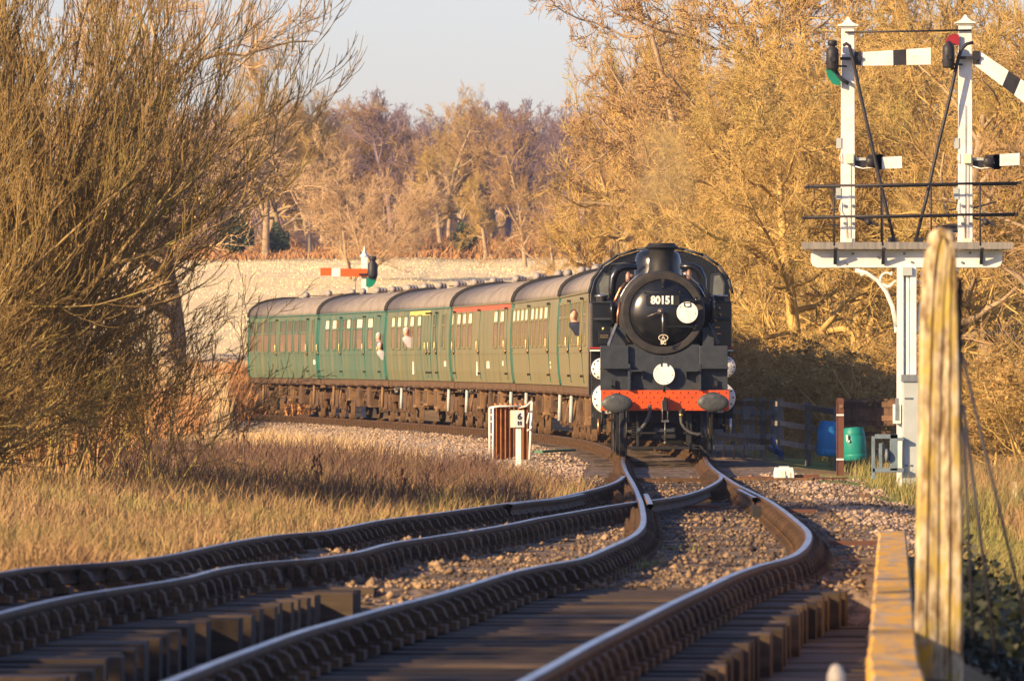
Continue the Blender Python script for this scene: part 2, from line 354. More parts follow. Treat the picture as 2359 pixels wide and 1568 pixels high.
# ---------------------------------------------------------------- ground sheet
def ground():
    xs = np.concatenate([-np.geomspace(900, 16, 34), np.arange(-15, 15.01, .25), np.geomspace(16, 900, 34)])
    ys = np.concatenate([np.linspace(-30, 34, 16), np.arange(35, 200, .5), np.arange(200, 330, 1.2), np.geomspace(331, 3800, 70)])
    X, Y = np.meshgrid(xs, ys); Z = zground(X, Y)
    V = np.stack([X.ravel(), Y.ravel(), Z.ravel()], 1); nx = len(xs); ny = len(ys)
    i = np.arange(ny - 1)[:, None] * nx + np.arange(nx - 1)[None, :]; i = i.ravel()
    Fc = np.stack([i, i + 1, i + nx + 1, i + nx], 1)
    m = bpy.data.materials.new('ground_cover'); m.use_nodes = True; n = m.node_tree.nodes; l = m.node_tree.links; b = n['Principled BSDF']; b.inputs['Roughness'].default_value = .95
    b.inputs['Specular IOR Level'].default_value = .1
    tc = n.new('ShaderNodeTexCoord')
    def noise(sc, det=8, st=(1, 1, 1)):
        mp = n.new('ShaderNodeMapping'); mp.inputs['Scale'].default_value = st; l.new(tc.outputs['Object'], mp.inputs[0])
        t = n.new('ShaderNodeTexNoise'); t.inputs['Scale'].default_value = sc; t.inputs['Detail'].default_value = det; t.inputs['Roughness'].default_value = .65; l.new(mp.outputs[0], t.inputs[0]); return t.outputs[0]
    def mr(s, a, c):
        r = n.new('ShaderNodeMapRange'); r.inputs[1].default_value = a; r.inputs[2].default_value = c; l.new(s, r.inputs[0]); return r.outputs[0]
    def mix(f, a, c):
        x = n.new('ShaderNodeMix'); x.data_type = 'RGBA'
        l.new(f, x.inputs[0])
        for i, v in ((6, a), (7, c)):
            if isinstance(v, tuple): x.inputs[i].default_value = v + (1,)
            else: l.new(v, x.inputs[i])
        return x.outputs[2]
    at = n.new('ShaderNodeAttribute'); at.attribute_name = 'zone'; sep = n.new('ShaderNodeSeparateColor'); l.new(at.outputs['Color'], sep.inputs[0])
    earth = mix(mr(noise(.8), .4, .62), (.17, .115, .055), (.28, .19, .085))
    field = mix(mr(noise(.5, 10, (.5, .6, 1)), .36, .64), (.84, .70, .41), (.68, .52, .27))
    field = mix(mr(noise(.03, 4, (.3, 1, 1)), .5, .7), field, (.74, .58, .34))
    bal = mix(mr(noise(9, 4), .4, .6), (.10, .075, .055), (.27, .20, .145))
    green = mix(mr(noise(.7), .4, .62), (.15, .20, .04), (.32, .30, .09))
    pale = mix(mr(noise(6, 6), .4, .6), (.36, .28, .20), (.52, .42, .32))
    at2 = n.new('ShaderNodeAttribute'); at2.attribute_name = 'zone2'; sep2 = n.new('ShaderNodeSeparateColor'); l.new(at2.outputs['Color'], sep2.inputs[0])
    c = mix(sep.outputs[0], earth, bal); c = mix(sep.outputs[1], c, green); c = mix(sep.outputs[2], c, field)
    c = mix(sep2.outputs[0], c, pale); c = mix(sep2.outputs[1], c, mix(mr(noise(.5), .4, .6), (.13, .08, .05), (.24, .13, .07)))
    l.new(c, b.inputs['Base Color'])
    bp = n.new('ShaderNodeBump'); bp.inputs['Distance'].default_value = .05; bp.inputs['Strength'].default_value = .7; l.new(noise(5, 8), bp.inputs['Height']); l.new(bp.outputs[0], b.inputs['Normal'])
    me = np_mesh('ground', V, Fc, [m], smooth=True)
    xm = np.interp(V[:, 1], MCy, MCx); xsd = np.interp(V[:, 1], SCy, SCx, right=99)
    x, y = V[:, 0], V[:, 1]; j = .35 * hnoise(x, y, 1.7) + .2 * hnoise(x, y, 6)
    balw = np.maximum((1 - sstep(2.0, 2.7, np.abs(x - xm) + j)) * (y < 300), (1 - sstep(1.5, 1.9, np.abs(x - xsd) + j * .3)) * (y < 130))
    balw = np.maximum(balw, ((x > xsd) & (x < xm) & (y < 118)) * 1.0)
    rw = np.interp(y, [72, 90, 110, 150], [1.5, 2.1, 2.7, 3.2]); balw = np.maximum(balw, (1 - sstep(0, .7, x - xm - rw + .4 + j)) * (x > xm) * (y > 64) * (y < 150))
    greenw = sstep(1.8, 2.8, x - xm + j) * (y > 60) * (y < 230) * sstep(.1, .5, .5 + .5 * hnoise(x, y, .35))
    fieldw = sstep(300, 312, y + .25 * x) * (1 - sstep(596, 606, y + .3 * hnoise(x, y, .05) * 20)) * (1 - sstep(13, 18, x - (y - 300) * .012))
    pal = sstep(1.6, 2.6, xm - x + j) * (1 - sstep(7.0, 9.5, xm - x + j)) * sstep(150, 172, y + j * 4) * (1 - sstep(262, 285, y))
    wood = sstep(606, 640, y)
    for nm, ch in (('zone', (balw, greenw, fieldw)), ('zone2', (pal, wood, pal * 0))):
        a = me.color_attributes.new(nm, 'FLOAT_COLOR', 'POINT'); c4 = np.ones((len(V), 4), dtype=np.float32)
        for k in range(3): c4[:, k] = ch[k]
        a.data.foreach_set('color', c4.ravel())
    o = link('ground', me); tag(o, kind='structure'); return o
ground()

# ---------------------------------------------------------------- permanent way
def sweep(P, prof, name, parent, midx_fn=None, mats=None):
    n = len(prof); vs = []; fs = []; mi = []
    for i, p in enumerate(P):
        t = P[min(i + 1, len(P) - 1)] - P[max(i - 1, 0)]; t.z = 0; t.normalize(); nr = Vector((t.y, -t.x, 0))
        for a, b in prof: vs.append((p.x + nr.x * a, p.y + nr.y * a, p.z + b))
    for i in range(len(P) - 1):
        for k in range(n):
            k2 = (k + 1) % n; fs.append((i * n + k, (i + 1) * n + k, (i + 1) * n + k2, i * n + k2)); mi.append(midx_fn(k) if midx_fn else 0)
    me = np_mesh(name, np.array(vs) - np.array(parent.location), np.array(fs), mats, midx=mi); o = link(name, me, parent); return o
bull = [(-.026, 0), (.026, 0), (.036, -.008), (.035, -.040), (.012, -.052), (.010, -.105), (.030, -.118), (.030, -.145), (-.030, -.145), (-.030, -.118), (-.010, -.105), (-.012, -.052), (-.035, -.040), (-.036, -.008)]
mfn = lambda k: 0 if k == 0 else 1
main = empty('railway_track', (1.0, 37, zr(37)), 0, 'running line of bullhead rails curving from the foreground to beneath the engine', 'track')
side = empty('siding_track', (-3, 45, zr(45)), 0, 'second line branching off to the left edge of the picture beside dry grass', 'track')
for P, par in ((L3, main), (L4, main), (L1, side), (L2a, side), (L2b, side)):
    sweep(P, bull, 'rail', par, mfn, [steel, rust])
# check rail, wing rails and crossing nose
ck = offset([p for p in L4 if 104 < p.y < 113], -.10); sweep(ck, bull, 'check_rail', main, mfn, [steel, rust])
ck = offset([p for p in L1 if 98 < p.y < 108], .10); sweep(ck, bull, 'check_rail', side, mfn, [steel, rust])
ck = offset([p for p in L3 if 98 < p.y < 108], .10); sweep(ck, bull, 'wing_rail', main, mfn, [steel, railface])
cb = MB().box(-.19, .19, -.10, .10, -.19, -.145)
cb.prism([(-.035, -.145), (-.14, -.145), (-.10, -.06), (-.045, -.035), (-.037, -.06)], -.055, .055)
cb.prism([(.14, -.145), (.10, -.145), (.075, -.145), (.075, -.05), (.09, -.035), (.12, -.06)], -.055, .055)
cb.box(-.16, -.13, -.08, -.05, -.145, -.12); cb.box(.15, .18, .05, .08, -.145, -.12); cb.box(.037, .074, -.09, .09, -.118, -.055)
chair_me = cb.mesh('chair', [chairm, keym], mid=[0] * 6 + [0] * 7 + [0] * 8 + [0] * 12 + [1] * 6)
chair_mf = MB(); chair_mf.v = [(-a, b, c) for a, b, c in cb.v]; chair_mf.f = [f[::-1] for f in cb.f]; chair_mf.sm = cb.sm
chair_mf = chair_mf.mesh('chair', [chairm, keym], mid=[0] * 33 + [1] * 6)
def stations(P, step, d0, d1):
    out = []; acc = 0
    for i in range(1, len(P)):
        acc += (P[i] - P[i - 1]).length
        if acc >= step and d0 <= P[i].y < d1: out.append((P[i], (P[min(i + 1, len(P) - 1)] - P[i - 1]).normalized())); acc = 0
        elif acc >= step: acc = 0
    return out
def timber(name, L, wd, th, jit, m):
    b = MB(); c = .012
    b.prism([(-wd / 2, -th), (wd / 2, -th), (wd / 2, -c), (wd / 2 - c, 0), (-wd / 2 + c, 0), (-wd / 2, -c)], -L / 2, L / 2, 'x')
    b.v = [(x, y + jit * math.sin(x * 3.1) * .01, z + (jit * .004 * math.sin(x * 7) if z > -.02 else 0)) for x, y, z in b.v]
    return b.mesh(name, m)
slp = [timber('sleeper', 2.6, .25, .15, k, sleepm) for k in range(3)]
slp_deep = [timber('sleeper', 2.62, .27, .26, k, sleepm) for k in range(3)]
def fine(P): return catmull(P, .06)
nchair = {main.name: 0, side.name: 0}
far_ch = {main.name: MB(), side.name: MB()}
def lay(track, C, rails, d0, d1, maxc, skip=None, end=0):
    for k, (p, t) in enumerate(stations(fine(C), .70, d0, d1)):
        rz = -math.atan2(t.x, t.y); near = p.y < 64.3; j = random.uniform(-1, 1)
        if not (skip and skip(p.y)):
            me = random.choice(slp_deep if near else slp)
            if end and random.random() < .12: sh = end * .12
            else: sh = random.uniform(-.03, .03)
            link('sleeper', me, track, Vector((p.x + sh, p.y, p.z - .19 - random.uniform(0, .014))) - track.location, (0, random.uniform(-.004, .004), rz + j * .01))
        for P, mir in rails:
            if p.y > 290: continue
            x = xat(P, p.y); loc = Vector((x, p.y, p.z)); me = chair_mf if mir else chair_me
            if nchair[track.name] < maxc:
                link('chair', me, track, loc - track.location, (0, 0, rz)); nchair[track.name] += 1
            else:
                c, s = math.cos(rz), math.sin(rz); lo = loc - track.location
                far_ch[track.name].add([(v.co.x * c - v.co.y * s + lo.x, v.co.x * s + v.co.y * c + lo.y, v.co.z + lo.z) for v in me.vertices], [tuple(q.vertices) for q in me.polygons])
in_turnout = lambda y: 101 < y < 139
lay(main, MC, [(L3, True), (L4, False)], 35, 289, 290, in_turnout)
lay(side, SCn, [(L1, True), (L2a, False)], 35, 112, 290, lambda y: y > 101, 1)
for k, d in enumerate(np.arange(101.2, 139, .72)):
    x0 = (xat(L1, d) if d < 137 else xat(L3, d)) - .55; x1 = xat(L4, d) + .55
    b = MB(); b.box(x0, x1, d - .13, d + .13, zr(d) - .34, zr(d) - .186 + random.uniform(-.004, .004)); b.build('sleeper', sleepm, main, world=True)
for d in np.arange(112, 139, .72):
    pts = [(L1, 1), (L2b if d > 115 else L2a, 0)]
    for P, mir in pts:
        if P is L2b and d < P[0].y: continue
        x = xat(P, d); me = chair_mf if mir else chair_me
        far_ch[side.name].add([(v.co.x + x - side.location.x, v.co.y + d - side.location.y, v.co.z + zr(d) - side.location.z) for v in me.vertices], [tuple(q.vertices) for q in me.polygons])
for tr in (main, side):
    o = far_ch[tr.name].build('chair', chairm, tr); o['kind'] = 'stuff'
# fishplates at rail joints
for P, ds in ((L3, (62.5, 79)), (L4, (79.5,)), (L1, (54, 76, 92)), (L2a, (50, 70, 88))):
    for dq in ds:
        b = MB(); x = xat(P, dq); sl_ = xat(P, dq + .5) - xat(P, dq)
        for sgn in (-1, 1):
            b.bar((x + sgn * .024 - sl_ * .23, dq - .23, zr(dq) - .08), (x + sgn * .024 + sl_ * .23, dq + .23, zr(dq) - .08), .02, .06)
            for q in (-.17, -.06, .06, .17): b.ball((x + sgn * .04 + sl_ * q, dq + q, zr(dq) - .08), .014, n=6, m=4)
        b.build('fishplate', rust, main if P in (L3, L4) else side, world=True)
# stretcher rods and red-brown cover strips between the switch rails
for y_, xa_, xb_ in ((1168, 1512, 1660), (1178, 1815, 1880), (1252, 1912, 2035)):
    b = MB(); p = G(xa_, y_, -.15); q = G(xb_, y_, -.15); b.box(p.x, q.x, p.y - .05, p.y + .05, p.z - .01, p.z + .03)
    b.build('point_rod', rustp, main, world=True)
b = MB()
for d in (136, 133.2): b.bar((xat(L1, d) - .1, d, zr(d) - .12), (xat(L4, d) - .1, d, zr(d) - .12), .05, .03)
b.bar((xat(L4, 136), 136, zr(136) - .12), (4.6, 134, -.05), .05, .04); b.build('stretcher_bar', rust, main, world=True)
b = MB(); p = G(1757, 1160); b.box(p.x - .12, p.x - .02, p.y - .3, p.y + .3, p.z - .14, p.z - .02); b.build('fixing_block', darkgap, main, world=True)

# planked bridge deck under the near part of both lines
deck = empty('bridge_deck', (-1, 36, zr(36) - .5), 0, 'planked timber deck lying below the sleeper ends in the near foreground', 'bridge deck')
for k, d in enumerate(np.arange(34.5, 63.9, .26)):
    x0 = -6 if d > 38 else -5; x1 = beam_edges(d)[0] - .02
    b = MB(); zt = zr(d) - .46 + random.uniform(-.008, .008); b.box(xat(L1, d) - .2, x1, d, d + .245, zt - .06, zt)
    b.build('plank', plankm, deck, world=True)

# scatter of loose stones
def rock_proto(k, rg):
    a = np.array([(1, 0, 0), (-1, 0, 0), (0, 1, 0), (0, -1, 0), (0, 0, 1), (0, 0, -1), (.6, .6, .55), (-.6, -.55, .6)], dtype=float)
    a = a[:6] * rg.uniform(.6, 1.15, (6, 1)) + rg.normal(0, .14, (6, 3)); f = np.array([(0, 2, 4), (2, 1, 4), (1, 3, 4), (3, 0, 4), (2, 0, 5), (1, 2, 5), (3, 1, 5), (0, 3, 5)]); return a, f
def scatter_rocks(name, xy, size, m, label, lift=0.0, par=None):
    rg = np.random.default_rng(len(xy)); n = len(xy); pr = [rock_proto(k, rg) for k in range(12)]
    A = np.array([p[0] for p in pr])[rg.integers(0, 12, n)]
    th = rg.uniform(0, 6.28, n); s = size * rg.lognormal(0, .32, n); c, sn = np.cos(th)[:, None], np.sin(th)[:, None]
    X = (A[:, :, 0] * c - A[:, :, 1] * sn) * s[:, None]; Y = (A[:, :, 0] * sn + A[:, :, 1] * c) * s[:, None]; Z = A[:, :, 2] * s[:, None] * .7
    zz = zground(xy[:, 0], xy[:, 1]) + lift + s * rg.uniform(-.1, .5, n)
    V = np.stack([X + xy[:, 0:1], Y + xy[:, 1:2], Z + zz[:, None]], 2).reshape(-1, 3)
    Fc = (pr[0][1][None] + (np.arange(n) * 6)[:, None, None]).reshape(-1, 3)
    o = link(name, np_mesh(name, V, Fc, [m])); tag(o, label, kind='stuff'); return o
def rnd_xy(n, d0, d1, fx0, fx1, power=1.0, seed=1):
    rg = np.random.default_rng(seed); d = d0 + (d1 - d0) * rg.random(n) ** power; u = rg.random(n); x0 = fx0(d); x1 = fx1(d); return np.stack([x0 + (x1 - x0) * u, d], 1)
xmf = lambda d: np.interp(d, MCy, MCx); x1f = lambda d: np.interp(d, L1y, L1x); bef = lambda d: np.interp(d, [36, 40, 76, 84], [1.47, 1.62, 3.17, 3.50])
A = rnd_xy(21000, 64, 145, lambda d: np.interp(d, L1y, L1x, right=0) - .9 + (d > 125) * (xmf(d) - 2.2 - np.interp(d, L1y, L1x, right=0)) * .8, lambda d: np.where(d < 76, np.minimum(bef(d) - .1, xmf(d) + 2.9), xmf(d) + 2.9), 1.4, 3)
keep = np.ones(len(A), bool)
for P in (L1, L2a, L2b, L3, L4):
    px_ = np.interp(A[:, 1], [p.y for p in P], [p.x for p in P], left=99, right=99); keep &= ~((np.abs(A[:, 0] - px_) < .13))
u = hnoise(A[:, 0], A[:, 1], .9); keep &= (u > -.75)
scatter_rocks('track_ballast', A[keep], .024, stonem, 'brown and tan ballast stones around the tracks')
B = rnd_xy(4500, 36, 64, lambda d: x1f(d) - .1, lambda d: bef(d) - .1, 1.0, 5)
xs_ = np.interp(B[:, 1], SCy, SCx); xm_ = xmf(B[:, 1]); kb = (np.abs(B[:, 0] - xs_) > 1.34) & (np.abs(B[:, 0] - xm_) > 1.34) & (np.random.default_rng(1).random(len(B)) < .35)
scatter_rocks('loose_deck_stones', B[kb], .026, stonem, 'stray stones lying on the deck planks', .09)
Cc = rnd_xy(15000, 150, 275, lambda d: xmf(d) - 7.5, lambda d: xmf(d) - 1.5, .8, 8)
scatter_rocks('old_siding_stones', Cc, .032, drystone, 'pale stones strewn on the open ground inside the curve')
Cr = rnd_xy(11000, 72, 150, lambda d: xmf(d) + 1.6, lambda d: xmf(d) + np.interp(d, [72, 90, 110, 150], [1.7, 2.3, 2.9, 3.3]), 1.2, 9)
kr = (hnoise(Cr[:, 0], Cr[:, 1], .6) > -.4) & (Cr[:, 0] > np.where(Cr[:, 1] < 82, 99, 0)) | ((Cr[:, 1] < 82) & (Cr[:, 0] < bef(Cr[:, 1]) - .1))
scatter_rocks('shoulder_stones', Cr[kr], .030, drystone, 'pinkish stones along the right shoulder of the line')
Cl = rnd_xy(4500, 118, 165, lambda d: xmf(d) - 3.0, lambda d: xmf(d) - 1.4, 1.0, 10)
scatter_rocks('left_shoulder_stones', Cl, .032, drystone, 'pale pink stones heaped left of the switch')

# ---------------------------------------------------------------- grass as blades
def blades(name, xy, h, wd, m, label, lean=.35, per=4, spread=.07, hvar=.35, zoff=0, wind=(.1, 0), tip=True):
    rg = np.random.default_rng(len(xy) + 3); n = len(xy); N = n * per
    bx = np.repeat(xy[:, 0], per) + rg.normal(0, spread, N); by = np.repeat(xy[:, 1], per) + rg.normal(0, spread, N)
    hh = np.repeat(np.asarray(h) * np.ones(n) * rg.uniform(.6, 1.25, n), per) * rg.uniform(1 - hvar, 1 + hvar, N)
    bz = zground(bx, by) - .02 + zoff; a = rg.uniform(0, 6.28, N); ln = rg.normal(0, lean, (N, 2)) * hh[:, None] + np.array(wind) * hh[:, None]
    w2 = wd * rg.uniform(.6, 1.4, N); dx, dy = np.cos(a) * w2 * .5, np.sin(a) * w2 * .5
    b0 = np.stack([bx - dx, by - dy, bz], 1); b1 = np.stack([bx + dx, by + dy, bz], 1)
    mx = bx + ln[:, 0] * .35; my = by + ln[:, 1] * .35; mz = bz + hh * .6
    m0 = np.stack([mx - dx * .8, my - dy * .8, mz], 1); m1 = np.stack([mx + dx * .8, my + dy * .8, mz], 1)
    t = np.stack([bx + ln[:, 0], by + ln[:, 1], bz + hh], 1)
    V = np.stack([b0, b1, m1, m0, t], 1).reshape(-1, 3); o_ = (np.arange(N) * 5)[:, None]
    Fc = np.concatenate([o_ + np.array([0, 1, 2]), o_ + np.array([0, 2, 3]), o_ + np.array([3, 2, 4])], 0)
    o = link(name, np_mesh(name, V, Fc, [m])); tag(o, label, kind='stuff'); return o
nL = lambda d: np.interp(d, L1y, L1x, right=0)
def left_edge(d): return -.0625 * d
def left_lim(d): return np.where(d < 128, nL(d) - .45, np.interp(d, [128, 150, 170, 200], [.6, .1, -2.6, -6]))
g = rnd_xy(21000, 58, 152, left_edge, left_lim, 1.15, 21); g = g[g[:, 0] < left_lim(g[:, 1])]
hh = .17 + .11 * hnoise(g[:, 0], g[:, 1], .8) + .08 * hnoise(g[:, 0], g[:, 1], 2.9)
blades('dry_verge_grass', g, hh, .010, ochre, 'tawny dry grass on the left verge beside the siding', per=4)
g = rnd_xy(6500, 66, 150, left_edge, left_lim, 1.0, 22); g = g[hnoise(g[:, 0] + 3, g[:, 1], .5) > .1]
blades('green_verge_grass', g, .20, .012, greeng, 'greener grass patches in the left verge', per=4)
g = rnd_xy(9500, 66, 200, lambda d: np.maximum(xmf(d) + np.interp(d, [72, 90, 110, 150], [1.7, 2.3, 2.9, 3.3]), np.where(d < 84, bef(d) + .4, 0)), lambda d: .062 * d + .3, 1.0, 23); g = g[g[:, 0] < .065 * g[:, 1] + .5]
blades('right_bank_grass', g, np.where(hnoise(g[:, 0], g[:, 1], .5) > .2, .3, .13), .011, greeng, 'short green and straw coloured grass right of the line', per=4)
g = rnd_xy(7000, 70, 190, lambda d: np.maximum(xmf(d) + 3.5, np.where(d < 84, bef(d) + .4, 0)), lambda d: .062 * d + .3, 1.0, 24); g = g[(hnoise(g[:, 0], g[:, 1] + 5, .4) > .1)]
blades('straw_bank_grass', g, .34, .010, ochre, 'straw tufts on the right bank', per=4)
g = rnd_xy(5500, 104, 158, lambda d: -.045 * d, lambda d: np.interp(d, L1y, L1x, right=.4) - .7, 1.0, 25); g = g[hnoise(g[:, 0], g[:, 1], .6) > -.25]
blades('dark_verge_weeds', g, .36, .011, mat('brown_seedheads', (.17, .095, .06), (.10, .06, .045)), 'dull brown weeds and seed heads in the verge below the coaches', per=4, lean=.5, spread=.12)
g = rnd_xy(2600, 150, 215, lambda d: np.interp(d, [150, 215], [-6.5, -11]), lambda d: np.interp(d, [150, 215], [-1.2, -5.6]), 1.0, 26)
blades('thin_straw_grass', g, .33, .014, reed, 'thin straw grass on the open stony ground inside the curve', per=3, lean=.3, spread=.12)
# tufts growing in the four-foot
tg = []
for x_, y_ in ((1500, 1300), (1410, 1322), (1575, 1268), (1770, 1345), (1900, 1310), (640, 1382), (1490, 1308)):
    p = G(x_, y_, -.2); tg += [(p.x + random.gauss(0, .08), p.y + random.gauss(0, .3)) for _ in range(14)]
blades('track_weeds', np.array(tg), .07, .012, mat('fresh_weed', (.12, .20, .05), (.28, .25, .08)), 'small green weeds between the rails', per=3, spread=.03)
# tall grass and bracken at the far left by the last coach
g = rnd_xy(9000, 232, 292, lambda d: -.063 * d, lambda d: np.minimum(xmf(d) - 2.4, -.0335 * d), 1.0, 31); g = g[g[:, 0] < xmf(g[:, 1]) - 2.2]
blades('tall_straw_grass', g, np.interp(g[:, 1], [232, 262, 290], [.5, 1.2, 1.3]), .03, reed, 'tall pale straw grass left of the last coach', per=4, lean=.12, spread=.15)
g = rnd_xy(8000, 120, 250, lambda d: -.063 * d, lambda d: np.interp(d, [120, 165, 250], [-5.6, -6.8, -8.6]), 1.0, 33)
blades('rough_brown_growth', g, np.where(hnoise(g[:, 0], g[:, 1], .5) > 0, 1.0, .55), .03, brack, 'rough brown growth below the big bush', per=4, lean=.35, spread=.15)
g = rnd_xy(7000, 291, 309, lambda d: -.062 * d, lambda d: -.0 * d - 6.5, 1.0, 32)
blades('dead_bracken', g, .85, .045, brack, 'orange dead bracken along the foot of the pale field', per=4, lean=.5, spread=.2)
g = rnd_xy(5000, 600, 640, lambda d: -.045 * d, lambda d: .03 * d, 1.0, 35)
blades('wood_edge_bracken', g, np.where(hnoise(g[:, 0], g[:, 1], .12) > .3, 1.0, .4), .10, brack, 'russet bracken and brambles along the wood edge', per=4, lean=.5, spread=.5)
g = rnd_xy(9000, 310, 600, lambda d: -.06 * d, lambda d: .02 * d, .7, 36)
blades('field_stubble', g, .10, .035, mat('field_straw', (.84, .71, .43), (.74, .58, .32)), 'bleached pasture tussocks in the field', per=3, lean=.4, spread=1.2)
# ---------------------------------------------------------------- bare trees
def nrm(a): return a / np.maximum(np.linalg.norm(a, axis=-1, keepdims=True), 1e-9)
def polylines(st, d, L, segs, wander, trop, rg, curl=0.0):
    n = len(st); P = [st]; d = nrm(d); w_ = rg.normal(0, 1, (n, 3)) * curl
    for i in range(segs):
        d = nrm(d + rg.normal(0, wander, (n, 3)) + np.asarray(trop) / segs + w_ / segs); P.append(P[-1] + d * (L / segs)[:, None])
    return np.stack(P, 1)
def tubes(P, r0, r1, k):
    n, s, _ = P.shape; T = nrm(np.concatenate([P[:, 1:2] - P[:, :1], P[:, 2:] - P[:, :-2], P[:, -1:] - P[:, -2:-1]], 1)) if s > 2 else nrm(np.repeat(P[:, 1:2] - P[:, :1], 2, 1))
    ref = np.where(np.abs(T[:, :1, 2:3]) < .8, np.array([0, 0, 1.]), np.array([1., 0, 0])); ref = np.broadcast_to(ref, T.shape)
    U = nrm(np.cross(T, ref)); Vv = np.cross(U, T); rr = r0[:, None] + (r1 - r0)[:, None] * np.linspace(0, 1, s)[None]
    a = np.arange(k) * 2 * np.pi / k
    V = P[:, :, None] + (U[:, :, None] * np.cos(a)[None, None, :, None] + Vv[:, :, None] * np.sin(a)[None, None, :, None]) * rr[:, :, None, None]
    b = (np.arange(n)[:, None, None] * s + np.arange(s - 1)[None, :, None]) * k; q = np.arange(k)[None, None]; q2 = (q + 1) % k
    Fc = np.stack([b + q, b + q2, b + k + q2, b + k + q], -1).reshape(-1, 4); return V.reshape(-1, 3), Fc
def children(P, r0, r1, L, n, t0, t1, ang, lr, rr, rg, lvar=.25, taper=.5, upw=0.0):
    m, s, _ = P.shape; t = t0 + (t1 - t0) * (np.arange(n)[None] + rg.random((m, n))) / n
    f = t * (s - 1); i = np.minimum(f.astype(int), s - 2); fr = f - i; mi = np.arange(m)[:, None]
    st = P[mi, i] * (1 - fr[..., None]) + P[mi, i + 1] * fr[..., None]; tan = nrm(P[mi, i + 1] - P[mi, i])
    pr = nrm(np.cross(tan, rg.normal(0, 1, (m, n, 3)))); aa = ang * rg.uniform(.6, 1.3, (m, n))[..., None]
    d = nrm(tan * np.cos(aa) + pr * np.sin(aa) + np.array([0, 0, upw]))
    Ln = L[:, None] * lr * (1 - taper * t) * rg.uniform(1 - lvar, 1 + lvar, (m, n)); Rn = (r0[:, None] + (r1 - r0)[:, None] * t) * rr
    return st.reshape(-1, 3), d.reshape(-1, 3), Ln.ravel(), Rn.ravel()
def grow(st, d, L, r, spec, rg, rmin=.006):
    """spec[0] describes the stems, the following ones each generation of branches"""
    out = []; st = np.asarray(st, float); d = np.asarray(d, float); L = np.asarray(L, float); r = np.asarray(r, float)
    for g, s in enumerate(spec):
        P = polylines(st, d, L, s['segs'], s['w'], s.get('trop', (0, 0, 0)), rg, s.get('curl', 0)); r = np.maximum(r, rmin); r1 = np.maximum(r * s.get('tip', .35), rmin * .6)
        out.append((P, r, r1, s['k']))
        if g + 1 < len(spec):
            q = spec[g + 1]; st, d, L, r = children(P, r, r1, L, q['n'], q.get('t0', .2), q.get('t1', 1.0), q['ang'], q['lr'], q['rr'], rg, q.get('lvar', .25), q.get('taper', .45), q.get('upw', 0))
    return out
def collect(gens):
    Vs = []; Fs = []; b = 0
    for P, r0, r1, k in gens:
        V, Fc = tubes(P, r0, r1, k); Vs.append(V); Fs.append(Fc + b); b += len(V)
    return np.concatenate(Vs), np.concatenate(Fs)
def leaf_cards(P, n, size, rg, droop=0.0):
    m = len(P); idx = rg.integers(0, m, n); t = rg.random(n)[:, None]; c = P[idx, 0] * (1 - t) + P[idx, -1] * t + rg.normal(0, size * .6, (n, 3)); c[:, 2] -= droop
    u = nrm(rg.normal(0, 1, (n, 3))); v = nrm(np.cross(u, rg.normal(0, 1, (n, 3)))); s = size * rg.uniform(.6, 1.5, n)[:, None]
    V = np.stack([c - u * s, c - v * s * .5, c + u * s, c + v * s * .5], 1).reshape(-1, 3); return V, (np.arange(n) * 4)[:, None] + np.arange(4)
TRUNKS = {}; TOPS = {}
def tree_proto(key, seed, H, spread, trunk_frac, nl, counts, mats, leaves=0, leafsize=.08, rtrunk=None, droop=.0, upright=.25, multi=1, wand=.16, rmin=.012, leafmat=None):
    rg = np.random.default_rng(seed); rt = rtrunk or H * .024
    st = np.zeros((multi, 3)); 
    if multi > 1: st[:, :2] = rg.normal(0, .25 * multi ** .5, (multi, 2))
    d = np.tile([0, 0, 1.], (multi, 1)) + (rg.normal(0, .28, (multi, 3)) * [1, 1, 0] if multi > 1 else rg.normal(0, .04, (multi, 3)))
    spec = [dict(segs=9, w=.07, k=7, tip=.25, trop=(0, 0, .25)),
            dict(n=counts[0], t0=trunk_frac, t1=1, ang=spread, lr=nl, rr=.55, segs=7, w=wand, k=5, tip=.3, trop=(0, 0, upright), taper=.45),
            dict(n=counts[1], t0=.15, ang=.85, lr=.46, rr=.5, segs=5, w=wand * 1.1, k=4, tip=.4, trop=(0, 0, upright * .6 - droop), taper=.35),
            dict(n=counts[2], t0=.1, ang=.8, lr=.5, rr=.55, segs=4, w=wand * 1.2, k=3, tip=.5, trop=(0, 0, upright * .5 - droop), taper=.3),
            dict(n=counts[3], t0=.1, ang=.7, lr=.5, rr=.6, segs=1, w=.2, k=3, tip=.5, trop=(0, 0, .2 - droop), taper=.2)]
    L0 = np.full(multi, H * .78) * (rg.uniform(.8, 1.05, multi) if multi > 1 else 1)
    G_ = grow(st, d, L0, np.full(multi, rt / multi ** .5), spec, rg, rmin)
    V, Fc = collect(G_[:2]); tr = np_mesh('trunk', V, Fc, [mats[0]], smooth=True)
    V, Fc = collect(G_[2:]); mi = np.zeros(len(Fc), int); TOPS[key] = float(np.percentile(V[:, 2], 99.7)); wq = float(np.percentile(np.hypot(V[:, 0], V[:, 1]), 98)); print('PROTO', key, round(TOPS[key], 1), round(wq, 1), len(V) * 2)
    if leaves:
        LV, LF = leaf_cards(G_[-1][0], leaves, leafsize, rg); Fc = np.concatenate([Fc, LF + len(V)]); V = np.concatenate([V, LV]); mi = np.concatenate([mi, np.ones(len(LF), int)])
    cr = np_mesh('crown', V, Fc, [mats[1], leafmat or leafr], midx=mi); TRUNKS[key] = (tr, cr)
tree_proto('oak', 11, 13.5, 1.0, .22, .62, (15, 10, 9, 7), (bark, goldt), wand=.2, rtrunk=.42)
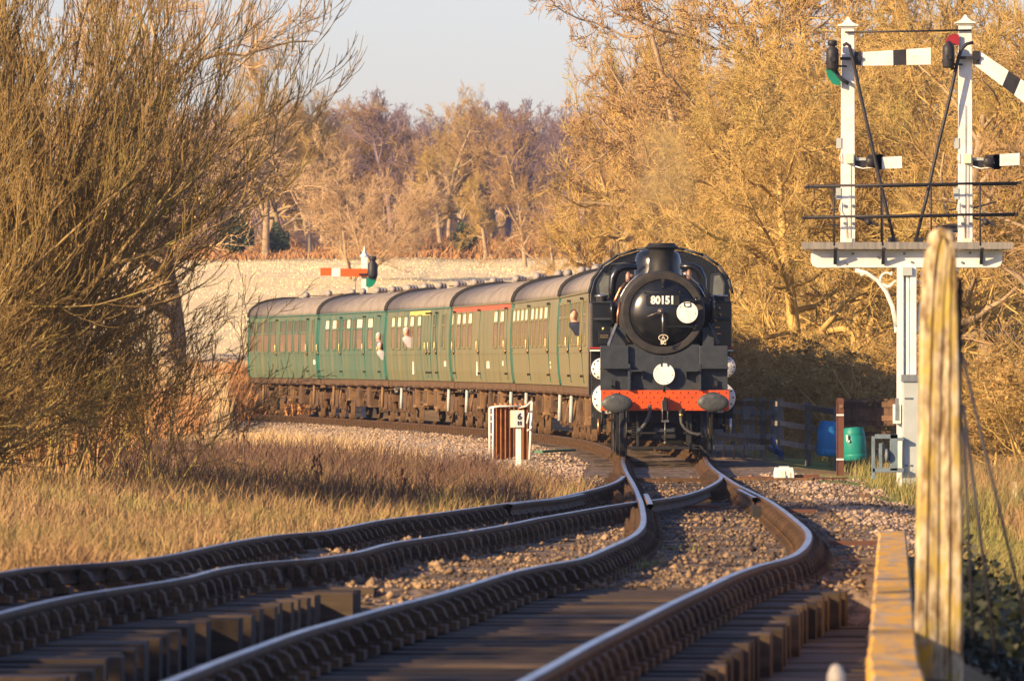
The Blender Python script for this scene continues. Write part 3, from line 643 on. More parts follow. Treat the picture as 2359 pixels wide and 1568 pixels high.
tree_proto('ash', 12, 15, .75, .20, .55, (18, 10, 9, 7), (bark, goldt), wand=.12, upright=.5)
tree_proto('rusty_oak', 13, 13, 1.05, .2, .6, (15, 9, 8, 6), (bark, rusttw), leaves=3000, leafsize=.045, wand=.2)
tree_proto('round', 14, 12, .7, .10, .62, (9, 8, 7, 6), (bark, pinktw), multi=5, upright=.45, wand=.12)
tree_proto('hanging', 15, 14, 1.15, .12, .62, (17, 11, 10, 8), (goldt, goldt), droop=.22, upright=.15, wand=.2, leaves=1500, leafsize=.04)
tree_proto('birch', 18, 12, .5, .15, .5, (14, 7, 6, 5), (bark, hillt), upright=.7, wand=.1, rmin=.014)
tree_proto('birch_b', 19, 12, .8, .15, .5, (13, 8, 6, 5), (hillt, hillt), upright=.5, wand=.14, rmin=.014)
tree_proto('scrub', 16, 5, .9, .05, .6, (8, 6, 6, 5), (goldt, goldt), multi=7, upright=.3, wand=.2, rmin=.008, leaves=2500, leafsize=.06)
tree_proto('bigoak', 17, 14.5, 1.15, .28, .66, (17, 10, 8, 7), (bark, pinktw), wand=.22, rtrunk=.52, upright=.2)
def tree(key, px, D, ytop, rz, label, name='bare_tree', group=None, wide=1.0, dz=0):
    x = (px - HX) / F * D; tr, cr = TRUNKS[key]; hp = TOPS[key]; zb = zg(x, D) - .1 + dz; s = (CH + (HY - ytop) / F * D - zb) / hp
    o = empty(name, (x, D, zb), rz, label, 'tree' if 'scrub' not in name and 'bush' not in name else 'bush', group)
    o.scale = (s * wide, s * wide, s); link('trunk', tr, o); link('crown', cr, o); return o
# single trees by the pale field and behind the coaches
tree('bigoak', 392, 296, -190, .5, 'large bare oak with thick pale trunk at the field edge left of the last coach', 'oak_tree')
tree('oak', 150, 330, -60, 2.2, 'bare oak partly behind the big bush, left of the thick pale trunk', 'oak_tree')
tree('ash', 612, 604, 45, .9, 'tall bare tree at upper left seen through the willow twigs', 'bare_tree', wide=.72)
tree('round', 822, 500, 300, .3, 'broad round-headed pale tree on the field edge above the red signal arm', 'round_headed_tree', wide=1.3)
tree('round', 955, 600, 395, 2.0, 'narrow pale tree with several stems right of the round-headed one', 'bare_tree', wide=.6)
tree('oak', 1120, 600, 395, 1.1, 'spreading oak with lone dark trunk near the russet bank', 'oak_tree', wide=.9)
tree('ash', 1062, 660, 195, 3.3, 'tall pale-limbed oak rising above the middle of the wood', 'oak_tree', wide=.8)
tree('ash', 712, 606, 205, 4.1, 'tall tree with orange-lit limbs left of the round-headed tree', 'bare_tree', wide=.9)
tree('oak', 620, 640, 230, 5.1, 'bare oak over the purple shade at the left end of the wood', 'oak_tree')
tree('oak', 1015, 620, 330, 0.7, 'pale oak between the narrow tree and the tall pale-limbed oak', 'oak_tree', wide=.8)
tree('birch', 880, 640, 300, .6, 'purplish birch in the shade behind the round-headed tree', 'birch_tree')
tree('birch_b', 1170, 650, 235, 1.6, 'purplish bare tree on the skyline right of the pale-limbed oak', 'bare_tree')
tree('rusty_oak', 1210, 560, 300, 2.6, 'rusty oak standing on the russet bank right of the lone dark trunk', 'oak_tree', wide=.7)
tree('rusty_oak', 1330, 400, 330, .4, 'rusty twigged oak directly behind the second coach roof', 'oak_tree', wide=.75)
tree('rusty_oak', 1430, 345, 150, 1.9, 'rusty brown oak beside the pale trunk left of the chimney', 'oak_tree', wide=.6)
tree('oak', 1420, 320, 60, 2.9, 'gnarled oak with crooked pale limbs left of the chimney', 'oak_tree', wide=.55)
tree('rusty_oak', 1285, 470, 420, 3.6, 'rusty oak furthest left of the right-hand trees', 'oak_tree', wide=.7)
rt = [(1560, 300, 'oak', 20), (1600, 262, 'hanging', 60), (1500, 352, 'ash', 40), (1700, 232, 'hanging', 30), (1655, 290, 'rusty_oak', -120), (1790, 250, 'ash', -60), (1850, 216, 'hanging', 40),
      (1900, 262, 'rusty_oak', -80), (1990, 224, 'hanging', 0), (2050, 262, 'ash', -40), (2130, 208, 'oak', 60), (2180, 240, 'hanging', -40), (2260, 214, 'ash', -20), (2405, 198, 'rusty_oak', 100), (2420, 225, 'hanging', 0), (2370, 255, 'oak', -200), (1760, 300, 'oak', -180), (1950, 305, 'hanging', -200), (2130, 300, 'ash', -180), (1600, 330, 'hanging', -40)]
names_rt = ['behind the chimney and its brown exhaust', 'just right of the exhaust', 'above and behind the chimney', 'above the right tank of the engine', 'rusty-leaved, above the engine cab', 'tall, midway between exhaust and signal', 'with hanging golden twigs left of the left signal lamp', 'rusty, behind the left white signal doll', 'golden, between the two white signal dolls', 'tall, high between the two signal dolls', 'oak with yellowish limbs behind the main white signal post', 'golden, behind the right signal doll', 'tall, right of the right signal doll', 'rusty, at the right edge behind the lowered arm', 'at the extreme right edge', 'oak behind the right edge trees', 'furthest oak behind the right tank', 'furthest behind the left doll', 'furthest between the dolls', 'furthest behind the exhaust']
for k, ((px, D, key, yt), nm) in enumerate(zip(rt, names_rt)):
    tree(key, px, D, yt, k * 2.3 + .4, 'bare golden-twigged tree ' + nm if not nm.startswith(('oak', 'rusty', 'golden', 'tall')) else 'bare tree, ' + nm, 'bare_tree', 'trees in the wood right of the line', wide=.48 if px < 1620 else (.62 if px < 1720 else .95))
sc = [(1690, 208, 780), (1745, 214, 800), (1800, 205, 770), (1870, 200, 790), (1930, 196, 800), (1990, 192, 760), (2055, 186, 800), (2240, 175, 800), (2310, 168, 780), (2365, 160, 820), (1640, 222, 740)]
scn = ['behind the dark palisade nearest the engine', 'behind the palisade end', 'above the grey post-and-rail fence', 'left of the blue barrel', 'above the blue barrel', 'above the teal barrel', 'behind the brown picket fence', 'just right of the weathered foreground post', 'right of the stay rods', 'at the right picture edge', 'right beside the engine cab']
for k, ((px, D, s), nm) in enumerate(zip(sc, scn)): tree('scrub', px, D, s, k * 1.7, 'brown bramble scrub ' + nm, 'scrub_bush', 'scrub behind the fences', wide=1.5)
# the wooded hill beyond the field, one mass grown from a handful of trees
def hill(name, n, seed, d0, d1, m0, label, keys, s0, s1):
    rg = np.random.default_rng(seed); D = d0 + (d1 - d0) * np.sort(rg.random(n)); x = D * rg.uniform(-.052, .034, n); pts = np.stack([x, D, zground(x, D) - .2], 1)
    me = bpy.data.meshes.new(name); me.from_pydata([tuple(p) for p in pts], [], []); o = link(name, me); tag(o, label, kind='stuff')
    ng = bpy.data.node_groups.new(name + '_grower', 'GeometryNodeTree'); ng.interface.new_socket('Geometry', in_out='INPUT', socket_type='NodeSocketGeometry'); ng.interface.new_socket('Geometry', in_out='OUTPUT', socket_type='NodeSocketGeometry')
    N = ng.nodes; Lk = ng.links; gi = N.new('NodeGroupInput'); go = N.new('NodeGroupOutput'); jn = N.new('GeometryNodeJoinGeometry')
    for k, src in enumerate(keys):
        oi = N.new('GeometryNodeObjectInfo'); oi.inputs['Object'].default_value = src; oi.transform_space = 'ORIGINAL'
        ip = N.new('GeometryNodeInstanceOnPoints'); ix = N.new('GeometryNodeInputIndex'); md = N.new('ShaderNodeMath'); md.operation = 'MODULO'; md.inputs[1].default_value = len(keys); cp = N.new('FunctionNodeCompare'); cp.data_type = 'FLOAT'; cp.operation = 'EQUAL'; cp.inputs['B'].default_value = k; cp.inputs['Epsilon'].default_value = .1
        Lk.new(ix.outputs[0], md.inputs[0]); Lk.new(md.outputs[0], cp.inputs['A']); Lk.new(cp.outputs[0], ip.inputs['Selection'])
        rv = N.new('FunctionNodeRandomValue'); rv.data_type = 'FLOAT'; rv.inputs[2].default_value = s0; rv.inputs[3].default_value = s1; rz = N.new('FunctionNodeRandomValue'); rz.data_type = 'FLOAT'; rz.inputs[2].default_value = 0; rz.inputs[3].default_value = 6.28; rz.inputs['Seed'].default_value = 5
        cx = N.new('ShaderNodeCombineXYZ'); Lk.new(rz.outputs[1], cx.inputs[2]); Lk.new(cx.outputs[0], ip.inputs['Rotation']); Lk.new(rv.outputs[1], ip.inputs['Scale'])
        Lk.new(gi.outputs[0], ip.inputs['Points']); Lk.new(oi.outputs['Geometry'], ip.inputs['Instance']); Lk.new(ip.outputs[0], jn.inputs[0])
    Lk.new(jn.outputs[0], go.inputs[0]); md = o.modifiers.new('grow', 'NODES'); md.node_group = ng; return o
def joined(key, name):
    tr, cr = TRUNKS[key]; return (tr, cr)
# whole-tree source objects for the hill are the crowns and trunks already standing in the scene
src = {}
for o in COL.objects:
    if o.name.startswith(('crown', 'trunk')) and o.parent: src.setdefault((o.data.name), o)
def S(key): return [src[TRUNKS[key][1].name], src[TRUNKS[key][0].name]]
for k, (key, n, seed, s0, s1) in enumerate([('birch', 110, 41, .8, 1.05), ('birch_b', 90, 42, .7, 1.0), ('rusty_oak', 36, 43, .65, .95)]):
    for q, part in enumerate(('crowns', 'trunks')):
        hill('hill_wood' if q == 0 else 'hill_wood_stems', n, seed, 622, 1080, None, ('bare twiggy crowns of the wood on the hill' if q == 0 else 'stems of the wood on the hill'), [S(key)[q]], s0, s1)
# a few dark evergreens under the wood
def evergreen(px, D, s, label):
    rg = np.random.default_rng(int(px)); n = 2600; u = nrm(rg.normal(0, 1, (n, 3))); rr = rg.random(n)[:, None] ** .4; c = u * rr * [1.6, 1.4, 1.9] * (1 + .25 * np.sin(u[:, :1] * 5 + px) * np.cos(u[:, 2:] * 4)) + [0, 0, 1.9]
    a = nrm(rg.normal(0, 1, (n, 3))) * .16; b = nrm(rg.normal(0, 1, (n, 3))) * .10; V = np.stack([c - a, c - b, c + a, c + b], 1).reshape(-1, 3); Fc = (np.arange(n) * 4)[:, None] + np.arange(4)
    x = (px - HX) / F * D; o = empty('evergreen_bush', (x, D, zg(x, D)), 0, label, 'bush', 'evergreen bushes at the wood edge'); o.scale = (s,) * 3
    link('crown', np_mesh('crown', V, Fc, [ivyt]), o); m = MB(); m.tube([(0, 0, -.1), (.05, 0, 1.5), (0, .1, 2.6)], [.12, .09, .03], 6); m.build('trunk', bark, o)
for px, D, s, lb in ((545, 612, .8, 'dark evergreen bush at the left end of the wood edge'), (640, 614, .6, 'low dark evergreen bush left of the round-headed tree'), (1075, 612, .6, 'small dark bush under the spreading oak')): evergreen(px, D, s, lb)
# ivy tangle low in the right corner
g = rnd_xy(8000, 49, 68, lambda d: .0508 * d, lambda d: .0625 * d + .3, 1.0, 55); rg = np.random.default_rng(5); n = len(g)
hz = rg.random(n) * (.50 + .2 * hnoise(g[:, 0], g[:, 1], 1.3)) - .1; c = np.stack([g[:, 0], g[:, 1], zground(g[:, 0], g[:, 1]) + hz], 1)
a = nrm(rg.normal(0, 1, (n, 3))); b = nrm(np.cross(a, rg.normal(0, 1, (n, 3)))); s_ = rg.uniform(.02, .042, n)[:, None]
V = np.stack([c - a * s_, c - a * s_ * .2 - b * s_ * .8, c + a * s_ * 1.1, c - a * s_ * .2 + b * s_ * .8], 1).reshape(-1, 3)
tag(link('ivy_tangle', np_mesh('ivy_tangle', V, (np.arange(n) * 4)[:, None] + np.arange(4), [ivym])), 'dark ivy and bramble leaves low in the right corner', kind='stuff')
# the big willow bush on the left
def willow_bush(px, D, seed, stems, label, fan, H, zb=0.0, counts=(10, 8, 6), matx=None, name='willow_bush', rs=.05, lean=(.9, 0, .5), up=.9, rmin=.0045, base=.5, curl=.1, ang=.55, t0=.15, lr4=.42, st_up=.7, l1=1.0):
    rg = np.random.default_rng(seed); x = (px - HX) / F * D; o = empty(name, (x, D, zg(x, D) - .1 + zb), 0, label, 'bush')
    st = np.stack([rg.normal(0, base, stems), rg.normal(0, base * 1.2, stems), rg.uniform(0, .3, stems)], 1)
    th = rg.uniform(fan[0], fan[1], stems); th = np.sort(th); d = np.stack([np.cos(th), rg.normal(0, .4, stems), np.sin(th)], 1); d[:, 2] = np.maximum(d[:, 2], .55)
    spec = [dict(segs=9, w=.04, k=6, tip=.3, trop=(0, 0, up * st_up), curl=curl), dict(n=counts[0], t0=t0, ang=ang, lr=.55, rr=.5, segs=7, w=.08, k=4, tip=.4, trop=(.1, 0, up * l1), taper=.35),
            dict(n=counts[1], t0=.12, ang=ang * .95, lr=.48, rr=.55, segs=5, w=.09, k=3, tip=.45, trop=(0, 0, up * 1.1), taper=.35),
            dict(n=counts[2], t0=.15, ang=ang * .85, lr=lr4, rr=.65, segs=3, w=.10, k=3, tip=.5, trop=(0, 0, up * 1.1), taper=.3)]
    G_ = grow(st, d, rg.uniform(.8, 1.1, stems) * H * (.62 + .5 * np.sin(np.clip(th, 0, 1.5))), rg.uniform(.7, 1.2, stems) * rs, spec, rg, rmin)
    V, Fc = collect(G_[:2]); link('trunk', np_mesh('trunk', V, Fc, [willow], smooth=True), o)
    V, Fc = collect(G_[2:]); link('crown', np_mesh('crown', V, Fc, [matx or willowd]), o); return o
willow_bush(-250, 101, 72, 20, 'great willow bush filling the left side, its long twigs curving up', (.72, 1.5), 5.3, rs=.055, counts=(13, 8, 5), rmin=.0055, t0=.22, ang=.52, lr4=.5, up=.75, st_up=.2, l1=.55, base=.45)
willow_bush(-340, 105, 62, 10, 'second great willow bush just behind the first at the left edge', (.6, 1.3), 4.2, zb=.7, t0=.25, st_up=.3, l1=.6, lr4=.5, counts=(10, 7, 5), up=.55)
willow_bush(-310, 98, 64, 11, 'low mossy bush with spreading dark twigs at the left edge', (-.05, .9), 2.6, zb=.1, counts=(12, 9, 6), up=.25, rs=.03)
willow_bush(-60, 108, 67, 12, 'dense dark shrub at the left edge beneath the willow twigs', (.5, 2.4), 2.4, counts=(12, 9, 6), up=.3, rs=.03, ang=.8)
willow_bush(300, 106, 65, 26, 'thicket of thin upright stems at the foot of the willow', (1.0, 1.9), 1.9, counts=(7, 4, 3), up=.2, rs=.012, base=.45, curl=.5)
willow_bush(120, 104, 66, 26, 'thin leaning stems at the lower left under the willow', (.9, 1.9), 2.0, counts=(8, 5, 3), up=.2, rs=.013, base=.5, curl=.5)
# dead weed stalks standing in the grass
def weed(px, py, h, label, k):
    p = G(px, py, -.2); o = MB(); rg = random.Random(k); z0 = zg(p.x, p.y); top = Vector((p.x + rg.uniform(-.1, .1) * h, p.y, z0 + h)); b0 = Vector((p.x, p.y, z0)); o.tube([b0, (b0 + top) / 2 + Vector((.02, 0, 0)), top], [.009, .007, .004], 5)
    for j in range(16):
        t = .35 + .65 * j / 16; q = b0.lerp(top, t); a = rg.uniform(0, 6.3); e = q + Vector((math.cos(a) * .07, math.sin(a) * .07, .09)) * (1.4 - t); o.tube([q, e], [.004, .003], 4); o.ball(e, .016, .016, .03, 5, 4)
    tag(o.build('dead_weed', mat('dead_stalk%d' % k, (.16, .08, .045), (.10, .05, .03), rough=.9)), label, 'plant', 'dead dock stalks in the verge')
for k, (px, py, h, lb) in enumerate([(540, 1140, 1.0, 'tall dark dead dock stalk in front of the last coach'), (466, 1120, .7, 'dark dead stalk left of the tallest one'), (560, 1110, .7, 'thin dead stalk right of the tallest one'), (1018, 1150, .45, 'short brown stalk left of the corrugated panel'), (925, 1160, .4, 'short brown stalk in the grass below the fourth coach'), (728, 1170, .5, 'brown stalk in the grass near the siding rail'), (380, 1150, .5, 'thin stalk beside the willow stems')]): weed(px, py, h, lb, k)
# trees standing out of the frame to the left, whose shade falls across the near rails
for k, (x, y, s, key) in enumerate([(-15, 30, .62, 'oak'), (-22, 40, .66, 'rusty_oak'), (-13, 15, .5, 'rusty_oak'), (-27, 25, .7, 'oak')]):
    o = empty('bare_tree', (x, y, zg(x, y)), k * 1.3, '%s bare tree outside the left edge, shading the near rails' % ('nearer low', 'broad rusty', 'nearest small', 'tallest')[k], 'tree', 'trees out of the picture on the left'); o.scale = (s,) * 3; link('trunk', TRUNKS[key][0], o); link('crown', TRUNKS[key][1], o)

for k, (x, y, h) in enumerate([(-9.2, 38.5, 5.8), (-8.4, 44, 5.2), (-10.5, 30, 6.2), (-9.8, 47.5, 5.8), (-8.2, 53, 4.6), (-7.4, 27, 5)]):  # unseen row, added and sized to deepen the shade on the near track
    key = ('round', 'scrub')[k % 2]; s = h / TOPS[key]; o = empty('shade_tree', (x, y, zg(x, y)), k * 1.1, 'unseen tree added for shade on the left, %s' % ('second along', 'third along', 'in the back row near end', 'in the back row far end', 'farthest and lowest', 'closest to the viewer')[k], 'tree', 'unseen trees added for shade on the left'); o.scale = (s * .8, s * .8, s); link('trunk', TRUNKS[key][0], o); link('crown', TRUNKS[key][1], o)
# ---------------------------------------------------------------- tank engine
eng = empty('tank_engine', (ENG.x, ENG.y, 0), 0, 'black steam tank engine numbered 80151 with orange buffer beam and white discs', 'locomotive')
def LX(X, dy=0): k = dy / 161; return (X - 565) * .002918 * (1 + k) + 2.8 * k
def LZ(Y, dy=0): return CH + (2.541 - .002918 * Y) * (1 + dy / 161)
def LP(X, Y, dy=0): return (LX(X, dy), dy, LZ(Y, dy))
def EB(b, name, m, parent=eng, **k): return b.build(name, m, parent, **k)
# buffer beam
b = MB().box(LX(163), LX(968), 0, .06, LZ(1162), LZ(1034)); bb = EB(b, 'buffer_beam', beamred, bevel=.006)
b = MB()
for row, Y in enumerate((1048, 1078, 1108, 1150)):
    for X in range(180 + (row % 2) * 24, 965, 48):
        if (X < 365 or X > 770) and Y > 1060: continue
        x, _, z = LP(X, Y); b.lathe((x, -.002, z), [(.0, -.016), (.012, -.012), (.017, 0)], 'y', 8, False)
r_ = EB(b, 'rivet', beamred, bb); r_['kind'] = 'stuff'
for X, Y in ((265, 1117), (868, 1110)):
    x, _, z = LP(X, Y, -.5); b = MB(); n = 32
    ring = lambda s, y: [(x + math.cos(2 * math.pi * k / n) * .285 * s, y, z + math.sin(2 * math.pi * k / n) * .168 * s) for k in range(n)]
    vs = ring(.98, -.43) + ring(1, -.47) + ring(.97, -.49) + ring(.6, -.505) + ring(.2, -.51); fs = []
    for i in range(4):
        for k in range(n): fs.append((i * n + k, i * n + (k + 1) % n, (i + 1) * n + (k + 1) % n, (i + 1) * n + k))
    b.add(vs, fs, True); b.add(vs[4 * n:], [tuple(range(n))]); b.add(vs[:n], [tuple(range(n - 1, -1, -1))])
    bu = EB(b, 'buffer', mat('buffer_face%d' % X, (.045, .052, .058), (.085, .09, .09), .5, .2, 9, c3=(.30, .32, .34), scale3=6, lo3=.62, hi3=.74))
    b = MB(); b.lathe((x, 0, z), [(.10, -.43), (.10, -.25), (.15, -.24), (.15, -.06), (.19, -.05), (.19, 0)], 'y', 20); EB(b, 'buffer_shank', grime, bu)
# plates above the beam
c_ = (LX(553, .7), LZ(550, .7)); Rr = 265 * .002918
b = MB()
for s in (-1, 1):
    xo = LX(160) if s < 0 else LX(960); xi = LX(337) if s < 0 else LX(782); a, d = min(xo, xi), max(xo, xi)
    b = MB().box(a, d, .02, .5, LZ(893), LZ(755)); EB(b, 'running_plate_box', grime, bevel=.01)
    b = MB().box(a, d, -.10, .03, LZ(899), LZ(891)); EB(b, 'ledge', grime)
    b = MB().box(a, d, .14, .18, LZ(1036), LZ(899)); EB(b, 'lower_front_plate', grime)
    xr = LX(340) if s < 0 else LX(784); b = MB().prism([(-.12, LZ(1034)), (.14, LZ(1034)), (.14, LZ(870)), (.02, LZ(870)), (-.02, LZ(900))], xr - .022, xr + .022, 'x'); EB(b, 'gusset', grime)
    a, d = (LX(352), LX(425)) if s < 0 else (LX(695), LX(775)); b = MB().box(a, d, -.14, .12, LZ(917), LZ(908)); b.box(a, a + .015, -.02, .12, LZ(960), LZ(917)); b.box(d - .015, d, -.02, .12, LZ(960), LZ(917)); EB(b, 'front_step', grime)
    b = MB().box(LX(238 if s < 0 else 880) - .02, LX(238 if s < 0 else 880) + .02, .05, .09, LZ(1012), LZ(965)); b.box(LX(238 if s < 0 else 880) - .04, LX(238 if s < 0 else 880) + .04, .05, .13, LZ(1015), LZ(1005)); EB(b, 'lamp_iron', dullblk)
xs_l, xs_r = LX(337), LX(782); pts = [(xs_l, LZ(1036)), (xs_r, LZ(1036)), (xs_r, LZ(748))]
for a in np.linspace(math.asin(min(1, (LZ(745) - c_[1]) / Rr)), -math.pi - math.asin((LZ(745) - c_[1]) / Rr), 20): pts.append((c_[0] + math.cos(a) * Rr * 1.01, c_[1] + math.sin(a) * Rr * 1.01))
pts = [p for p in pts[:3]] + [p for p in pts[3:] if xs_l < p[0] < xs_r] + [(xs_l, LZ(748))]
EB(MB().prism(pts, .12, .20), 'apron_plate', grime)
b = MB()
for X in (340, 775):
    for Y in (775, 840, 905, 980): x, _, z = LP(X, Y); b.ball((x + .03 * (1 if X < 500 else -1) * (Y > 900), -.1 if Y > 900 else .10, z), .012, n=6, m=4)
for Y in (775, 800, 830): 
    for X in (540, 575): x, _, z = LP(X, Y); b.ball((x, .11, z), .012, n=6, m=4)
r_ = EB(b, 'plate_bolt', grime); r_['kind'] = 'stuff'
# smokebox, door, boiler
sb = EB(MB().lathe((c_[0], 0, c_[1]), [(.70, .72), (Rr - .01, .722), (Rr - .01, .722), (Rr, .74), (Rr, .74), (Rr, 3.0), (Rr + .03, 3.0), (Rr + .03, 3.06), (.79, 3.06), (.82, 8.0)], 'y', 64), 'smokebox', ringm)
dr = EB(MB().lathe((c_[0], 0, c_[1]), [(.0, .50), (.2, .51), (.38, .545), (.52, .60), (.595, .655), (.612, .69), (.612, .72)], 'y', 56), 'smokebox_door', black)
EB(MB().lathe((c_[0], 0, c_[1]), [(.614, .72), (.622, .682), (.622, .682), (.64, .676), (Rr - .03, .676), (Rr - .03, .676), (Rr - .008, .69), (Rr - .002, .722)], 'y', 64, False), 'smokebox_ring', ringm)
b = MB(); x, _, z = LP(540, 540, .5); b.lathe((x, .51, z), [(.0, -.10), (.03, -.10), (.035, -.03), (.06, -.02), (.065, .01)], 'y', 16); b.tube([(x, .43, z), (LX(455, .4), .44, LZ(572, .4))], .012, 6); EB(b, 'dart_handle', mat('worn_handle', (.25, .22, .2), (.10, .09, .09), .4, .6, 20), dr)
b = MB(); b.tube([(LX(552, .4), .44, z), (LX(552, .4), .44, LZ(670, .4))], [.012, .018], 6); EB(b, 'dart_handle', bright, dr)
x, _, z = LP(552, 468, .5); EB(MB().box(LX(448, .4), LX(655, .4), .50, .53, LZ(502, .4), LZ(440, .4)), 'number_plate', dullblk, dr)
tm = text_mesh('80151', .2, .006, .009); tm.materials.append(white); t = link('lettering', tm, dr, (LX(552, .4), .494, LZ(471, .4)), (R(90), 0, 0)); t.scale = (.88, 1.0, 1)
b = MB(); b.tube([LP(415, 420, .42), LP(690, 420, .42)], .012, 8)
for X in (437, 660): b.tube([LP(X, 420, .42), LP(X, 420, .62)], .01, 6); b.ball(LP(X, 420, .42), .022, n=8, m=5)
EB(b, 'door_handrail', dullblk, dr)
b = MB(); x, _, z = LP(552, 350, .5); b.box(x - .025, x + .025, .50, .62, z - .06, z + .04); b.box(x - .03, x + .03, .48, .50, z - .02, z + .04); b.box(x - .022, x + .022, .53, .58, z - .12, z - .08); EB(b, 'lamp_iron', dullblk, dr)
for Y in (470, 635):
    b = MB(); b.bar(LP(580, Y - (0 if Y == 635 else 2), .50), LP(768, Y, .60), .02, .035); b.lathe(Vector(LP(762, Y, .58)) - Vector((0, 0, .05)), [(.03, 0), (.03, .11)], 'z', 10); EB(b, 'door_hinge', black, dr)
# shed plate and letters
x, _, z = LP(555, 705, .52); b = MB()
for k in range(24):
    a = 2 * math.pi * k / 24; a2 = 2 * math.pi * (k + 1) / 24; b.bar((x + .085 * math.cos(a), .50, z + .055 * math.sin(a)), (x + .085 * math.cos(a2), .50, z + .055 * math.sin(a2)), .012)
b.bar((x - .03, .50, z - .035), (x, .50, z + .035), .01); b.bar((x + .03, .50, z - .035), (x, .50, z + .035), .01); b.bar((x - .02, .50, z - .01), (x + .02, .50, z - .01), .01); b.bar((x - .05, .5, z - .07), (x + .05, .5, z - .07), .01)
EB(b, 'shed_plate', cream, dr); EB(MB().lathe((x, .56, z), [(.08, 0), (.08, .02)], 'y', 20), 'plate_backing', dullblk, dr)
tm = text_mesh('SC', .085, .004, .004); tm.materials.append(cream); link('lettering', tm, dr, (x, .50, LZ(737, .5)), (R(90), 0, 0))
# headcode discs
def disc(X, Y, dy, r, nm='headcode_disc'):
    x, _, z = LP(X, Y, dy); b = MB().lathe((x, dy, z), [(r - .004, -.014), (r, -.010), (r, .006)], 'y', 40); o = EB(b, nm, white)
    b = MB(); 
    for dx, dz in ((-.1, -.13), (.06, -.15), (.15, -.02), (-.13, .1), (.07, .14)): b.ball((x + dx * r / .196, dy - .015, z + dz * r / .196), .009, n=6, m=4)
    q = EB(b, 'stud', dullblk, o); return o, x, z
d1, x1_, z1_ = disc(560, 933, -.03, .197); b = MB(); [b.box(x1_ + q - .012, x1_ + q + .012, -.06, -.04, z1_ + .14, z1_ + .20) for q in (-.05, .07)]; EB(b, 'handle', dullblk, d1)
d2, x2_, z2_ = disc(706, 547, .44, .196); b = MB(); b.tube([(x2_ - .06, .42, z2_ + .17), (x2_ - .055, .41, z2_ + .115), (x2_, .41, z2_ + .10), (x2_ + .055, .41, z2_ + .115), (x2_ + .06, .42, z2_ + .17)], .008, 6); b.bar((x2_ - .07, .43, z2_ + .175), (x2_ + .07, .43, z2_ + .175), .015); EB(b, 'handle', dullblk, d2)
EB(MB().tube([(x2_, .46, z2_), (x2_, .6, z2_ - .02)], .02, 8), 'disc_bracket', dullblk, d2)
EB(MB().tube([(x1_, .0, z1_ - .1), (x1_, .0, z1_ - .33)], .02, 8), 'disc_bracket', dullblk, d1)
# chimney and dome
x, _, _z = LP(545, 0, 1.6); zb = c_[1] + .68
pr = [(.33, .0), (.27, .06), (.235, .14), (.232, LZ(160, 1.6) - zb), (.26, LZ(148, 1.6) - zb), (.31, LZ(143, 1.6) - zb), (.318, LZ(140, 1.6) - zb), (.318, LZ(140, 1.6) - zb), (.25, LZ(120, 1.6) - zb), (.24, LZ(112, 1.6) - zb), (.24, LZ(112, 1.6) - zb), (.19, LZ(112, 1.6) - zb), (.18, .2)]
EB(MB().lathe((x, 1.6, zb), pr, 'z', 36, False), 'chimney', dullblk)
x = LX(522, 4.5); zt = LZ(150, 4.5); b = MB(); b.lathe((x, 4.5, zt - .75), [(.50, 0), (.455, .18), (.44, .45), (.43, .56), (.39, .67), (.30, .73), (.15, .75), (0, .752)], 'z', 32, False); EB(b, 'steam_dome', black)
b = MB(); b.tube([LP(385, 235, 4), LP(300, 238, 4), LP(232, 245, 4.2), LP(222, 275, 4.4)], .022, 8); EB(b, 'pipe', dullblk)
for s, pts in ((-1, [(390, 262), (300, 262), (262, 285), (240, 330), (232, 400), (238, 470)]), (1, [(660, 258), (735, 258), (775, 280), (800, 330), (806, 400), (808, 450)])):
    b = MB(); b.tube([LP(X, Y, 3.6) for X, Y in pts], [.05, .07, .075, .075, .07, .06], 12); EB(b, 'feed_pipe_cover', black)
for X, Y in ((335, 312), (717, 297)):
    x, _, z = LP(X, Y, 2.4); b = MB(); b.lathe((x, 2.4, z - .08), [(.045, -.05), (.05, .0), (.05, .08), (.035, .11), (.02, .14)], 'z', 12); b.tube([(x, 2.4, z), (x + (.11 if X < 500 else -.11), 2.4, z - .03)], .035, 8); EB(b, 'relief_valve', mat('dull_bronze%d' % X, (.36, .21, .15), (.22, .13, .10), .5, .3, 12))
b = MB(); b.tube([LP(320, 362, 1.0), LP(285, 400, 1.0), LP(258, 460, 1.0), LP(250, 480, 1.0)], .032, 8); b.tube([LP(282, 480, 1.2), LP(270, 560, 1.2), LP(268, 625, 1.2)], .026, 8); b.build_each('copper_pipe', copper, eng)
b = MB(); b.tube([LP(235, 470, 1.4), LP(232, 540, 1.4), LP(245, 615, 1.4)], .035, 8); b.tube([LP(860, 450, 1.4), LP(868, 520, 1.4), LP(860, 600, 1.4)], .03, 8); b.tube([LP(765, 352, 1.2), LP(800, 390, 1.2), LP(822, 455, 1.2)], .028, 8); b.build_each('pipe', black, eng)
# handrail round the smokebox
b = MB(); b.tube([(c_[0] + .83 * math.cos(a), .9, c_[1] + .83 * math.sin(a)) for a in np.linspace(.35, 1.1, 8)], .012, 6); b.tube([(c_[0] + .83 * math.cos(a), .9, c_[1] + .83 * math.sin(a)) for a in np.linspace(2.05, 2.85, 8)], .012, 6); b.build_each('handrail', bright, eng)
